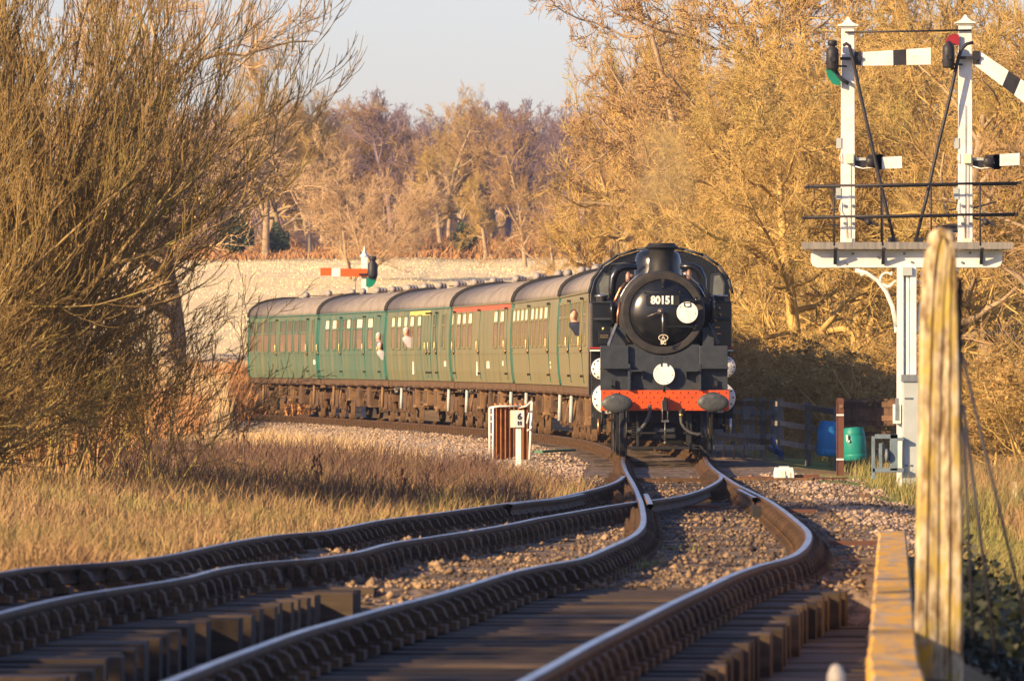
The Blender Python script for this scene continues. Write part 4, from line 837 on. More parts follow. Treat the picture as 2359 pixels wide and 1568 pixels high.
# cab
cy0 = 8.2; cx = .06
arc = [(-1.34, 1.5), (1.34, 1.5), (1.34, 3.05), (1.27, 3.32), (1.08, 3.58), (.8, 3.76), (.45, 3.87), (0, 3.91), (-.45, 3.87), (-.8, 3.76), (-1.08, 3.58), (-1.27, 3.32), (-1.34, 3.05)]
cab = EB(MB().prism([(x + cx, z) for x, z in arc], cy0, cy0 + 2.2), 'cab', black)
b = MB(); hoop = [(x * 1.03 + cx, (z - 3) * 1.03 + 3.01) for x, z in arc[2:]]
for i in range(len(hoop) - 1): b.bar((hoop[i][0], cy0 - .1, hoop[i][1]), (hoop[i + 1][0], cy0 - .1, hoop[i + 1][1]), .035, .35, up=(0, 1, 0)) if 0 else b.tube([(hoop[i][0], cy0 - .08, hoop[i][1]), (hoop[i + 1][0], cy0 - .08, hoop[i + 1][1])], .03, 6)
EB(b, 'roof_rim', grime, cab); b = MB()
for x, z in [(x * .93 + cx, z - .1) for x, z in arc[3:-1]]:
    for q in (-.06, .06): b.ball((x + q, cy0 - .01, z), .013, n=6, m=4)
r_ = EB(b, 'rivet', grime, cab); r_['kind'] = 'stuff'
for s in (-1, 1):
    xc = cx + s * 1.08; b = MB(); w_ = [(xc - .13, 2.98), (xc + .13, 2.98), (xc + .15, 3.25), (xc + .05, 3.45), (xc - .1, 3.42)] if s > 0 else [(xc - .13, 2.98), (xc + .13, 2.98), (xc + .1, 3.42), (xc - .05, 3.45), (xc - .15, 3.25)]
    wf = EB(b.prism([(a_, c2) for a_, c2 in w_], cy0 - .02, cy0 - .005), 'spectacle_window', mat('cab_glass%d' % s, (.09, .10, .10), (.14, .15, .14), .1, spec=.8), cab)
    b = MB(); [b.bar((w_[i][0], cy0 - .03, w_[i][1]), (w_[(i + 1) % 5][0], cy0 - .03, w_[(i + 1) % 5][1]), .03) for i in range(5)]; EB(b, 'frame', grime, wf)
# side tanks
for s in (-1, 1):
    xo, xi = (LX(92, 3.2), LX(240, 3.2)) if s < 0 else (LX(850, 3.2), LX(985, 3.2)); a, d = min(xo, xi), max(xo, xi)
    if s < 0: a = -1.33
    tk = EB(MB().box(a, d, 3.2, 8.2, 1.98, LZ(478, 3.2)), 'side_tank', black, bevel=.03)
    EB(MB().box(a - .01, d + .02, 3.13, 3.2, LZ(486, 3.2), LZ(478, 3.2)), 'tank_lip', grime, tk)
    e = a if s < 0 else d; lo = e - .02 if s < 0 else e - .18; b = MB().box(lo, lo + .2, 3.05, 3.10, LZ(772, 3.1), LZ(766, 3.1)); EB(b, 'red_line', redl, tk)
    b = MB().box(lo, lo + .2, 3.0, 3.06, LZ(790, 3.1), LZ(780, 3.1)); EB(b, 'white_line', white, tk)
    EB(MB().box(lo, lo + .2, 3.07, 8.5, LZ(778, 3.1), LZ(764, 3.1)), 'valance', black, tk)
    EB(MB().box((a + d) / 2 - .16, (a + d) / 2 + .16, 3.0, 3.16, LZ(594, 3.1), LZ(580, 3.1)), 'tank_step', grime, tk)
    b = MB().lathe(((a + d) / 2, 3.6, LZ(478, 3.2)), [(.1, 0), (.1, .09), (.13, .10), (.13, .12), (0, .14)], 'z', 14); EB(b, 'filler', bright, tk)
b = MB().box(LX(150, 1.8), LX(216, 1.8), 1.6, 1.9, LZ(742, 1.8), LZ(658, 1.8)); lb = EB(b, 'lubricator', black)
b = MB(); 
for Y in (690, 703): b.bar(LP(158, Y, 1.58), LP(210, Y, 1.58), .012)
b.lathe(LP(180, 655, 1.75), [(.03, -.02), (.035, .03), (.02, .05)], 'z', 10); EB(b, 'brass_fitting', brass, lb)
b = MB().bar(LP(262, 622, .9), LP(212, 752, .3), .05); EB(b, 'diagonal_stay', mat('stay_paint', (.20, .22, .24), (.12, .13, .15), .45, .3, 5)); b = MB().bar(LP(842, 620, .9), LP(905, 748, .3), .05); EB(b, 'diagonal_stay', black)
EB(MB().box(LX(230, 1), LX(318, 1), .8, 2.6, LZ(760, 1), LZ(640, 1)), 'steam_pipe_casing', grime); EB(MB().box(LX(800, 1), LX(870, 1), .8, 2.6, LZ(760, 1), LZ(640, 1)), 'steam_pipe_casing', grime)
b = MB()
for X, Y in ((872, 480), (905, 520), (880, 600), (910, 560), (850, 470), (866, 490)): b.ball(LP(X, Y, 2.9), .03, n=8, m=5)
b.bar(LP(880, 640, 2.8), LP(910, 640, 2.8), .02); b.bar(LP(890, 680, 2.8), LP(915, 680, 2.8), .03); b.build_each('pipe_union', copper, eng)
# cylinders with white covers
for s in (-1, 1):
    for X, Y, r, nm in (((172, 900, .205, 'valve_chest'), (205, 1087, .285, 'cylinder')) if s < 0 else ((940, 888, .205, 'valve_chest'), (912, 1080, .285, 'cylinder'))):
        x, _, z = LP(X, Y, 1.3); cy = EB(MB().lathe((x, 1.3, z), [(r * .9, 0), (r * 1.03, .02), (r * 1.03, 1.1)], 'y', 28), nm, black)
        EB(MB().lathe((x, 1.3, z), [(.0, -.045), (r * .55, -.045), (r * .6, -.03), (r * .96, -.028), (r * .99, -.01), (r * .99, .0)], 'y', 32, False), 'cylinder_cover', white, cy)
        b = MB(); [b.ball((x + r * .84 * math.cos(a), 1.265, z + r * .84 * math.sin(a)), .016, n=6, m=4) for a in np.linspace(0, 2 * math.pi, 12, False)]; EB(b, 'cover_stud', grime, cy)
        b = MB().lathe((x, 1.22, z), [(.035, 0), (.05, .05)], 'y', 12); EB(b, 'tail_rod', dullblk, cy)
# frames, saddle, wheels and everything below the beam
EB(MB().box(LX(345), LX(770), .85, 8, .62, 2.1), 'main_frame', dullblk)
EB(MB().prism([(-.62, 1.25), (.5, 1.25), (.45, 2.1), (-.56, 2.1)], .8, 2.4), 'smokebox_saddle', dullblk)
def wheel(x, y, r, spokes, m=grime):
    b = MB(); b.lathe((x, y, r), [(r - .05, -.065), (r, -.06), (r, .05), (r + .028, .055), (r + .028, .075), (r - .07, .078)], 'x', 32, False); b.lathe((x, y, r), [(r - .07, -.06), (r - .05, -.065)], 'x', 32, False); b.lathe((x, y, r), [(0, -.08), (.1, -.08), (.1, .05), (0, .06)], 'x', 16, False)
    for k in range(spokes): a = 2 * math.pi * k / spokes; b.bar((x, y + .09 * math.cos(a), r + .09 * math.sin(a)), (x, y + (r - .05) * math.cos(a), r + (r - .05) * math.sin(a)), .04, .05, up=(1, 0, 0))
    if x > 0: b.v = [(2 * x - a, c, d) for a, c, d in b.v]; b.f = [f[::-1] for f in b.f]
    return b
tyre = mat('wheel_tyre', (.10, .11, .13), (.03, .03, .034), .38, .7, 6)
for y, r, sp in ((.85, .457, 10), (3.3, .86, 15), (5.2, .86, 15), (7.1, .86, 15), (10.0, .457, 10)):
    for x in (-.76, .72):
        w_ = EB(wheel(x, y, r, sp), 'wheel', grime)
        EB(MB().lathe((x, y, r), [(r + .004, -.055 if x < 0 else -.045), (r + .004, .045 if x < 0 else .055)], 'x', 32, False), 'tyre', tyre, w_)
    EB(MB().tube([(-.7, y, r), (.7, y, r)], .08, 10), 'axle', dullblk)
b = MB()
for X in (232, 312, 800, 846): b.bar(LP(X, 1165, .25), LP(X, 1330 if X in (312, 800) else 1410, .25), .03, .06)
for X in (262, 270): b.bar(LP(X, 1170, .1), LP(X + (4), 1440, .35), .035)
for X in (862,): b.bar(LP(X, 1170, .1), LP(X - 10, 1430, .35), .035)
b.build_each('guard_iron', dullblk, eng)
b = MB(); b.box(-.62, .60, .35, .45, .62, .93); b.box(-.60, .60, .55, .62, .30, .75); b.box(LX(498), LX(632), .12, .40, LZ(1335), LZ(1270)); b.bar(LP(330, 1395, .2), LP(790, 1395, .2), .05); b.bar(LP(380, 1302, .2), LP(800, 1302, .2), .03); b.box(LX(700), LX(735), .2, .4, LZ(1380), LZ(1180)); b.box(LX(385), LX(402), .2, .4, LZ(1385), LZ(1180)); b.bar(LP(700, 1370, .2), LP(800, 1395, .2), .05); b.bar(LP(780, 1380, .1), LP(825, 1425, .1), .035); EB(b, 'stretchers_and_light_block', dullblk)  # wide black boxes added to block light under the beam, plus stretcher bars
b = MB()
for X in (375, 745):
    for k in range(9): b.tube([LP(X + 18 * math.cos(a), 1190 + k * 16 + 16 * a / 6.28, .3 + .03 * math.sin(a)) for a in np.linspace(0, 6.28, 7)], .010, 4, False)
b.build_each('coil_spring', dullblk, eng)
EB(MB().box(LX(500), LX(625), .05, .12, LZ(1296), LZ(1276)), 'coupling_pocket', grime)
b = MB(); x, _, z = LP(565, 1120, -.05); b.prism([(x - .03, z - .12), (x + .03, z - .12), (x + .035, z + .05), (x + .01, z + .13), (x - .012, z + .13), (x - .035, z + .05)], -.22, -.02); EB(b, 'draw_hook', dullblk)
b = MB()
for q in (550, 583): b.tube([LP(q, 1100, -.15), LP(q, 1225, -.2)], .012, 6)
b.bar(LP(543, 1228, -.2), LP(590, 1228, -.2), .035); b.tube([LP(566, 1230, -.2), LP(567, 1355, -.2)], .014, 6); b.ball(LP(567, 1364, -.2), .035, n=8, m=6); b.ball(LP(567, 1285, -.2), .022, n=6, m=4); EB(b, 'screw_coupling', mat('oily_steel', (.10, .10, .105), (.18, .17, .16), .4, .5, 20))
b = MB(); b.tube([LP(X, Y, -.12) for X, Y in ((470, 1125), (472, 1165), (462, 1205), (440, 1245), (418, 1275))], .034, 10); EB(b, 'vacuum_hose', rubber); b = MB(); b.tube([LP(420, 1270, -.12), LP(398, 1296, -.1)], .04, 8); b.tube([LP(400, 1262, -.1), LP(392, 1310, -.1)], .02, 8); EB(b, 'hose_coupling', grime)
b = MB(); b.tube([LP(X, Y, -.12) for X, Y in ((664, 1195), (668, 1240), (690, 1275), (725, 1300), (770, 1312), (800, 1310))], .028, 10); EB(b, 'steam_heat_hose', rubber); b = MB(); b.tube([LP(682, 1150, -.1), LP(664, 1170, -.1), LP(664, 1200, -.12)], .036, 8); b.bar(LP(650, 1165, -.1), LP(690, 1165, -.1), .03); EB(b, 'hose_valve', dullblk); EB(MB().lathe(LP(666, 1190, -.12), [(.038, -.03), (.038, .03)], 'z', 10), 'brass_collar', brass)
for s in (-1, 1):
    x0 = -1.25 if s < 0 else 1.02; b = MB(); b.box(x0, x0 + .26, 1.3, 2.3, .70, .92); b.tube([(x0 + .1, 1.25, .45), (x0 + .12, 1.25, .9)], .02, 6); b.tube([(x0 + .02, 1.2, .55), (x0 + .2, 1.2, .62)], .015, 6); b.bar((x0 + .03, 2.5, .75), (x0 + .03, 8, .70), .12, .07); b.box(x0 - .02, x0 + .27, 8.2, 9.5, .45, 1.6); EB(b, 'motion_bracket', dullblk)
    EB(MB().bar((x0 + .1, 2.4, 1.0), (x0 + .12, 5.2, .62), .07, .12), 'connecting_rod', bright)
    b = MB(); b.tube([(x0 + (.05 if s < 0 else .2), 1.15, z) for z in (.4, .55, .7)], .03, 8); EB(b, 'drain_pipe', copper if s < 0 else bright)
EB(MB().box(-1.3, 1.3, 10.4, 12.6, 1.1, 3.1), 'bunker', black)

# ---------------------------------------------------------------- coaches
def person_mesh(name, hairm, clothm, par_loc, face, lean, arm=None, hair_len=0):
    """head and shoulders leaning out of a window; +x of the local frame points out of the coach"""
    root = empty('person', par_loc, face); n = 16
    prof = [(-.14, .17, .10, 0), (-.12, .19, .11, 0), (-.05, .20, .115, .02), (.04, .20, .12, .07), (.11, .17, .11, .10), (.15, .10, .085, .12), (.17, .066, .07, .135), (.185, .064, .078, .14), (.215, .068, .088, .145), (.26, .074, .094, .145), (.30, .076, .096, .143), (.345, .070, .088, .14), (.38, .048, .062, .138), (.395, .01, .015, .138)]
    vs = []; fs = []
    for z, ry, rx, ox in prof:
        for k in range(n):
            a = 2 * math.pi * k / n; x = rx * math.cos(a); y = ry * math.sin(a)
            if .2 < z < .36 and math.cos(a) > .85: x += {.215: .012, .26: .030, .30: .004}.get(z, 0)
            if .2 < z < .3 and abs(math.sin(a)) > .95: y *= 1.12
            vs.append((x + ox * .3, y - ox * 1.45 * lean, z))
    for i in range(len(prof) - 1):
        for k in range(n): fs.append((i * n + k, i * n + (k + 1) % n, (i + 1) * n + (k + 1) % n, (i + 1) * n + k))
    fs.append(tuple((len(prof) - 1) * n + k for k in range(n))); b = MB(); b.add(vs, fs, True)
    mid = [1 if i < 5 * n else 0 for i in range(len(fs))]; o = link('body', b.mesh('body', [skin, clothm], mid=mid), root)
    hx = .043; hy = -.207 * lean; b = MB(); vs = []; fs = []; m_ = 7
    for i in range(m_):
        t = math.pi * .56 * i / (m_ - 1)
        for k in range(n):
            a = 2 * math.pi * k / n; f = 1 if math.cos(a) < .3 else .72; vs.append((hx - .012 + .104 * math.sin(t * f) * math.cos(a), hy + .084 * math.sin(t * f) * math.sin(a), .295 + .112 * math.cos(t * f)))
    for i in range(m_ - 1):
        for k in range(n): fs.append((i * n + k, (i + 1) * n + k, (i + 1) * n + (k + 1) % n, i * n + (k + 1) % n))
    b.add(vs, fs, True); b.build('hair', hairm, root)
    b = MB(); [b.ball((hx + .092, hy + q, .278), .008, n=6, m=4) for q in (-.03, .03)]; b.bar((hx + .088, hy - .022, .225), (hx + .088, hy + .022, .225), .006); b.build('facial_features', mat('eye_mouth_' + name, (.08, .03, .02)), root)
    return root
def coach(i, label, dirt, spec):
    a, bq = SIDE[i], SIDE[i + 1]; t = (bq - a).normalized(); nr = Vector((t.y, -t.x, 0)); L = (bq - a).length - .38
    root = empty('railway_coach', a + t * .19 + nr * 1.38 + Vector((0, 0, zr(a.y))), -math.atan2(t.x, t.y), label, 'railway coach', 'green coaches behind the engine')
    # local frame: y runs back along the coach, x to the right; origin at rail level
    # (livery with streaked brake dust)
    q_ = min(1, dirt / .28); ca = tuple(a_ * (1 - q_) + b_ * q_ for a_, b_ in zip((.028, .145, .115), (.072, .10, .045))); cb_ = tuple(a_ * (1 - q_) + b_ * q_ for a_, b_ in zip((.06, .14, .10), (.13, .12, .048)))
    m = mat('coach_side_%d' % i, ca, cb_, .5, 0, 1.1, stretch=(1, 3.5, .35), lo=.4, hi=.62, c3=(.20, .17, .075), scale3=1.1, lo3=.60 - dirt, hi3=.76 - dirt, st3=(1, 4, .22), detail=7, spec=.35)
    md = mat('coach_trim_sky_teal_%d' % i, (.02, .16 - .2 * dirt, .13 - .18 * dirt), (.03, .20 - .25 * dirt, .16 - .2 * dirt), .35, 0, 3)  # teal trim paint that also holds the sky reflected on the door edges
    def prof(zs): return float(np.interp(zs, [1.22, 1.5, 1.95, 2.5, 3.0, 3.18], [1.31, 1.355, 1.38, 1.375, 1.34, 1.315]))
    zs = [1.22, 1.36, 1.5, 1.72, 1.95, 2.22, 2.5, 2.75, 3.0, 3.18]
    poly = [(-prof(z), z) for z in zs] + [(prof(z), z) for z in zs[::-1]]
    body = MB().prism(poly, 0, L).build('body', m, root)
    ra = [(-1.335, 3.17)] + [(-1.33 * math.cos(q), 3.19 + .60 * math.sin(q) ** .9) for q in np.linspace(.12, math.pi - .12, 17)] + [(1.335, 3.17)]
    b = MB(); b.prism(ra, -.02, L + .02); b.sm = [len(f) == 4 for f in b.f]; rf = b.build('roof', roofm, root)
    b = MB(); b.box(-1.355, -1.33, -.02, L + .02, 3.155, 3.185); b.build('gutter', md if dirt < .2 else m, root)
    b = MB(); rs_ = [(x * .93, z - .05) for x, z in ra]
    b.prism([(-1.1, 1.3), (1.1, 1.3)] + [(x * .9, z) for x, z in rs_[::-1]], -.19, 0); b.prism([(-1.1, 1.3), (1.1, 1.3)] + [(x * .9, z) for x, z in rs_[::-1]], L, L + .19); b.build_each('gangway', darkgap, root)
    b = MB(); 
    for y0 in (-.03, L + .03): b.tube([(x * 1.01, y0, z + .01) for x, z in ra], .05, 5)
    b.build_each('roof_end_trim', darkgap, root)
    for y0 in (.05, L - .05):
        b = MB(); b.tube([(-prof(z) - .004, y0, z) for z in zs], .02, 5); b.build('corner_strip', md, root)
    # ridge furniture
    nv = spec.get('vents', 6) + 3
    for k in range(nv):
        y = L * (k + .7) / (nv + .4); x = .15 + .25 * ((k * 7) % 3 - 1); b = MB(); b.lathe((x, y - .16, 3.87), [(.02, 0), (.09, .05), (.115, .16), (.09, .27), (.02, .32)], 'y', 10); b.box(x - .05, x + .05, y - .06, y + .06, 3.74, 3.80); b.build('roof_vent', vent, root)
    b = MB(); b.tube([(.5, .4, 3.80), (.45, L * .4, 3.82), (.55, L - .4, 3.80)], .022, 5); b.tube([(-.1, L * .2, 3.84), (.0, L * .5, 3.82), (-.1, L * .7, 3.84)], .018, 5); b.build_each('roof_conduit', under, root)
    for yy in (.07, .3): b = MB(); b.box(-.75, -.55, L * yy, L * yy + .5, 3.655, 3.70); b.build('roof_step', undere, root)
    # doors and windows on the left side (positions taken from the picture)
    def tpos(zx):
        px = 337.4 + zx * .3515 + 0.0
        px = 552.9 + zx * .35154
        # side plane: a + t*s seen at px
        k = (px - HX) / F; s = (k * a.y - a.x) / (t.x - k * t.y); return s - .19
    def ztop(z, y): return z
    for zx0, zx1, kind in spec['win']:
        y1, y0 = tpos(zx0), tpos(zx1); y0, y1 = max(y0, .15), min(y1, L - .15)
        if y1 - y0 < .1: continue
        hi, lo, sp = 2.98, 2.12, 2.70
        if kind == 'o': hi, lo, sp = 3.0, 2.05, 2.62
        x = -1.372; fr = MB()
        def fbar(ya, yb, za, zb): fr.add([(-prof(zz) - o_, yy, zz) for zz in (za, zb) for yy in (ya, yb) for o_ in (.03, -.02)], [(0, 1, 3, 2), (4, 6, 7, 5), (0, 2, 6, 4), (1, 5, 7, 3), (0, 4, 5, 1), (2, 3, 7, 6)])
        e = .045; fbar(y0 - e, y0, lo - e, hi + e); fbar(y1, y1 + e, lo - e, hi + e); fbar(y0, y1, hi, hi + e); fbar(y0, y1, lo - e, lo); fbar(y0, y1, sp - .02, sp + .03)
        wo = fr.build('window', m, root)
        def sheet(za, zb, nm, mm):
            q = MB(); q.add([(-prof(zz) - .006, yy, zz) for zz in (za, (za + zb) / 2, zb) for yy in (y0, y1)], [(0, 2, 3, 1), (2, 4, 5, 3)]); q.add([(-prof(zz) + .02, yy, zz) for zz in (za, zb) for yy in (y0, y1)], [(0, 1, 3, 2)]); q.build(nm, mm, wo)
        sheet(lo, sp - .02, 'pane', paneb if kind != 'd' else paned)
        sheet(sp + .03, hi, 'top_light', cream if kind == 'w' else (paned if kind in 'od' else paneb))  # the cream also holds sun reflected off the blinds and vents
    for zx in spec['doors']:
        y = tpos(zx)
        if not .2 < y < L - .2: continue
        b = MB(); 
        b.add([(-prof(zz) - o_, y + q, zz) for zz in (1.30, 2.0, 3.05) for q in (-.022, .022) for o_ in (.022, -.02)], [(0, 1, 5, 4), (4, 5, 9, 8), (2, 6, 7, 3), (6, 10, 11, 7), (0, 4, 6, 2), (4, 8, 10, 6)])
        dd = b.build('door_edge', md, root)
        b = MB(); b.tube([(-1.42, y - .06, 1.95), (-1.46, y - .06, 2.0), (-1.46, y - .06, 2.25), (-1.42, y - .06, 2.3)], .011, 6); b.ball((-1.41, y - .06, 2.0), .022, n=8, m=5); b.build('door_handle', brass, dd)
        b = MB(); [b.box(-1.42, -1.35, y - .03, y + .11, z, z + .05) for z in (1.42, 1.93, 3.02)]; b.build_each('hinge', darkgap, dd)
    b = MB(); b.add([(-prof(zz) - .012, yy, zz) for zz in (1.93, 1.965) for yy in (0, L)] , [(0, 2, 3, 1)]); b.build('waist_line', m, root)
    if spec.get('stripe'):
        z0s, z1s, zx0, zx1, mm = spec['stripe']; y1, y0 = tpos(zx0), tpos(zx1); y0 = max(y0, .02); y1 = min(y1, L - .02); b = MB(); b.add([(-prof(zz) - .007, yy, zz) for zz in (z0s, z1s) for yy in (y0, y1)], [(0, 2, 3, 1)]); b.add([(-prof(zz) + .02, yy, zz) for zz in (z0s, z1s) for yy in (y0, y1)], [(0, 1, 3, 2)]); b.build('cantrail_stripe', mm, root)
    for zx, z, mm, w_, h in spec.get('marks', []):
        y = tpos(zx); b = MB(); b.box(-prof(z) - .008, -prof(z) + .01, y - w_ / 2, y + w_ / 2, z - h / 2, z + h / 2); b.build('painted_mark', mm, root)
    # underframe
    b = MB(); b.box(-1.27, -1.19, 0, L, 1.03, 1.215); b.box(1.19, 1.27, 0, L, 1.03, 1.215); b.box(-1.2, 1.2, -.02, .1, 1.0, 1.21); b.box(-1.2, 1.2, L - .1, L + .02, 1.0, 1.21); b.box(-1.19, 1.19, .1, L - .1, 1.14, 1.215); b.build_each('solebar', under, root)
    b = MB(); 
    for k in range(7): y = L * (k + .5) / 7; b.box(-1.45, -1.2, y - .25, y + .25, 1.04, 1.075)
    b.build_each('footboard', under, root)
    b = MB()
    y0, y1 = L * .30, L * .70
    for s in (-1.05, 1.05):
        b.bar((s, y0 - .9, 1.02), (s, y0 + .3, .62), .06, .09); b.bar((s, y0 + .3, .62), (s, y1 - .3, .62), .06, .09); b.bar((s, y1 - .3, .62), (s, y1 + .9, 1.02), .06, .09); [b.bar((s, yy, .62), (s, yy, 1.04), .07) for yy in (y0 + .3, y0 + 1.6, y1 - 1.6, y1 - .3)]
    b.build('truss', under, root)
    rg = random.Random(i * 31 + 5)
    for k in range(5):
        y = y0 - .2 + k * (y1 - y0) / 5 + rg.uniform(0, .4); ww = rg.uniform(.35, 1.0); xx = -1.18 if k % 2 == 0 else -1.0; z0q = rg.uniform(.38, .6); bx = MB().box(xx, xx + rg.uniform(.4, .7), y, y + ww, z0q, 1.03).build(rg.choice(['battery_box', 'equipment_box']), rg.choice([under, undere]), root, bevel=.01)
        b = MB(); b.box(xx - .015, xx, y + .05, y + ww - .05, z0q + .08, .95); b.box(xx - .03, xx - .015, y + ww * .45, y + ww * .55, .6, .7); b.build('lid', under, bx)
    b = MB(); b.lathe((-.6, L * .44, .62), [(.02, 0), (.2, .03), (.2, 1.0), (.02, 1.03)], 'y', 14); b.build('vacuum_cylinder', undere, root)
    for yc in (2.5, L - 2.5):
        bo = MB(); 
        for s in (-1.0, 1.0):
            bo.box(s - .05, s + .05, yc - 1.75, yc + 1.75, .58, .80); bo.box(s - .07, s + .07, yc - .5, yc + .5, .38, .58)
            for w_ in (-1.3, 1.3):
                bo.box(s - .09, s + .09, yc + w_ - .17, yc + w_ + .17, .33, .72); bo.lathe((s - .12 if s < 0 else s + .02, yc + w_, .52), [(.11, 0), (.13, .05), (.1, .1)], 'x', 12); bo.bar((s, yc + w_ - .35, .3), (s, yc + w_ + .35, .3), .05); bo.bar((s, yc + w_ - .35, .3), (s, yc + w_ - .28, .6), .05); bo.bar((s, yc + w_ + .35, .3), (s, yc + w_ + .28, .6), .05)
            bo.tube([(s, yc - .3, .45), (s, yc - .3, .9)], .06, 8); bo.tube([(s, yc + .3, .45), (s, yc + .3, .9)], .06, 8)
        for w_ in (-1.75, 1.75): bo.box(-1.0, 1.0, yc + w_ - .06, yc + w_ + .06, .6, .78)
        bg_ = bo.build('bogie', under, root)
        for w_ in (-1.3, 1.3):
            for x in (-.755, .755):
                q = MB(); q.lathe((x, yc + w_, .457), [(.39, -.06), (.457, -.055), (.457, .055), (.48, .06), (.48, .075), (.4, .078), (.36, .03), (.12, .03), (.12, .08), (0, .08)], 'x', 24, False); q.lathe((x, yc + w_, .457), [(0, -.09), (.12, -.08), (.12, -.03), (.36, -.02), (.39, -.06)], 'x', 24, False)
                if x > 0: q.v = [(2 * x - a_, c, d_) for a_, c, d_ in q.v]; q.f = [f[::-1] for f in q.f]
                q.build('wheel', under, bg_)
            MB().tube([(-.7, yc + w_, .457), (.7, yc + w_, .457)], .07, 8).build('axle', under, bg_)
        MB().tube([(-1.22, yc - .55, .42), (-1.2, yc - .5, 1.0)], [.045, .045], 8).build('damper', greyc if i < 4 else undere, bg_)
    for k in range(8):
        y = L * (k + rg.uniform(.2, .8)) / 8; b = MB(); b.tube([(-1.1 + rg.uniform(0, .3), y, 1.03), (-1.12, y + rg.uniform(-.15, .15), rg.uniform(.35, .6))], rg.uniform(.02, .05), 7); b.build('pipe', rg.choice([under, undere]), root)
    b = MB(); b.tube([(-1.1, .2, .95), (-1.12, L * .3, .88), (-1.1, L * .6, .92), (-1.1, L - .2, .95)], .02, 6); b.build('brake_pipe', under, root)
    b = MB(); b.tube([(-.5, -.1, 1.0), (-.52, -.17, .6), (-.3, -.18, .5), (-.1, -.17, .9)], .03, 6); b.build('hose', rubber, root)
    return root, t, nr, m, md
MK = cream
rows = [
 (0, 'green coach next to the engine, dark windows, a man leaning out', .30, dict(win=[(2092, 2110, 'd'), (2118, 2136, 'd'), (2142, 2150, 'd'), (2166, 2184, 'd'), (2190, 2206, 'd'), (2212, 2228, 'd'), (2250, 2266, 'd')], doors=[2156, 2240], vents=9, marks=[])),
 (1, 'brown-streaked green coach with eight sun-bright cream top lights, behind the first coach', .27, dict(win=[(1785, 1802, 'w'), (1811, 1828, 'w'), (1838, 1856, 'w'), (1865, 1882, 'w'), (1904, 1922, 'w'), (1932, 1948, 'w'), (1960, 1979, 'w'), (1990, 2012, 'w')], doors=[1893, 2022], vents=7, marks=[(2030, 1.72, MK, .25, .06), (2030, 1.62, MK, .2, .06)])),
 (2, 'green coach with red stripe under its roof', .23, dict(win=[(1385, 1396, 'w'), (1421, 1443, 'w'), (1457, 1478, 'w'), (1494, 1517, 'w'), (1662, 1685, 'w'), (1703, 1727, 'w')], doors=[1406, 1567, 1745], vents=6, stripe=(3.03, 3.15, 1384, 1762, redstr), marks=[(1622, 1.66, MK, .75, .18), (1720, 1.70, MK, .3, .12), (1549, 1.6, white, .3, .42)])),
 (3, 'green coach with yellow stripe and a white-haired passenger leaning out', .17, dict(win=[(992, 1012, 'w'), (1031, 1053, 'w'), (1073, 1094, 'w'), (1113, 1137, 'w'), (1162, 1184, 'w'), (1265, 1280, 'd'), (1325, 1342, 'd')], doors=[1226, 1247, 1290], vents=8, stripe=(3.0, 3.12, 1105, 1238, yellow), marks=[(1341, 1.68, MK, .5, .14), (1131, 1.6, white, .3, .42)])),
 (4, 'teal green coach with six tall brown windows, fifth from the engine', .10, dict(win=[(558, 583, 'w'), (604, 630, 'w'), (640, 652, 'b'), (672, 690, 'b'), (699, 721, 'w'), (740, 754, 'b'), (763, 800, 'w'), (836, 868, 'w')], doors=[663, 815, 912, 516], vents=10, marks=[])),
 (5, 'last coach of the train with two rows of arched teal windows', .12, dict(win=[(68, 98, 'o'), (111, 141, 'o'), (155, 187, 'o'), (199, 231, 'o'), (262, 298, 'o'), (309, 341, 'o'), (354, 385, 'o'), (397, 431, 'o'), (468, 482, 'o')], doors=[243, 444, 56], vents=6, marks=[(485, 1.72, MK, .5, .14)])),
]
COACH = []
for row in rows: COACH.append(coach(*row))
# passengers leaning out
def leaner(i, zx, Z, hairm, clothm, label, yaw=0.0, out=.05, s=1.0):
    root, t, nr, m, md = COACH[i]; a = SIDE[i]; px = 552.9 + zx * .35154; k = (px - HX) / F; q = (k * a.y - a.x) / (t.x - k * t.y); p = a + t * q - nr * out
    o = person_mesh(str(i) + str(int(zx)), hairm, clothm, (p.x, p.y, Z), -math.pi / 2 + yaw, 1.0); o.scale = (s, s, s); tag(o, label, 'person'); return o
leaner(0, 2222, 2.43, hair_d, cloth_b, 'dark-haired man in navy leaning out of the first coach to look ahead', -.1, -.10, 1.0)
leaner(3, 1118, 2.30, hair_w, cloth_w, 'white-haired passenger in pale clothes leaning out of the yellow-striped coach', 0, -.10, 1.05)
leaner(4, 938, 2.2, hair_w, cloth_g, 'white-haired passenger leaning out at the gap before the yellow-striped coach', 0, -.08, 1.0)
leaner(4, 942, 1.95, hair_w, cloth_w, 'lower pale figure leaning out just beneath another passenger', 0, -.08, .9)
# ---------------------------------------------------------------- bracket signal on the right
SD = 138.0
def SP(X, Y, dy=0):  # read off the enlarged signal view: point in the plane of the signal
    p = W(1814 + X * .4040, Y * .4041, SD); return Vector((p.x, SD + dy, p.z))
def SQ(X, Y, dy=0):
    p = W(1641.3 + X * .6328, 575.9 + Y * .6328, SD); return Vector((p.x, SD + dy, p.z))
def SB(b, X0, X1, Y0, Y1, d0, d1, fn=None): fn = fn or SP; a = fn(X0, Y1); c = fn(X1, Y0); return b.box(a.x, c.x, SD + d0, SD + d1, a.z, c.z)
base = SQ(708, 850); sig = empty('bracket_signal', (base.x, SD, base.z - .1), 0, 'tall white bracket signal with two posts on a platform, right of the line', 'railway signal')
def sg(b, name, m, parent=sig, **k):
    if parent is sig: return b.build(name, m, sig, world=True, **k)
    b.v = [(x - sig.location.x, y - sig.location.y, z - sig.location.z) for x, y, z in b.v]; return b.build(name, m, parent, **k)
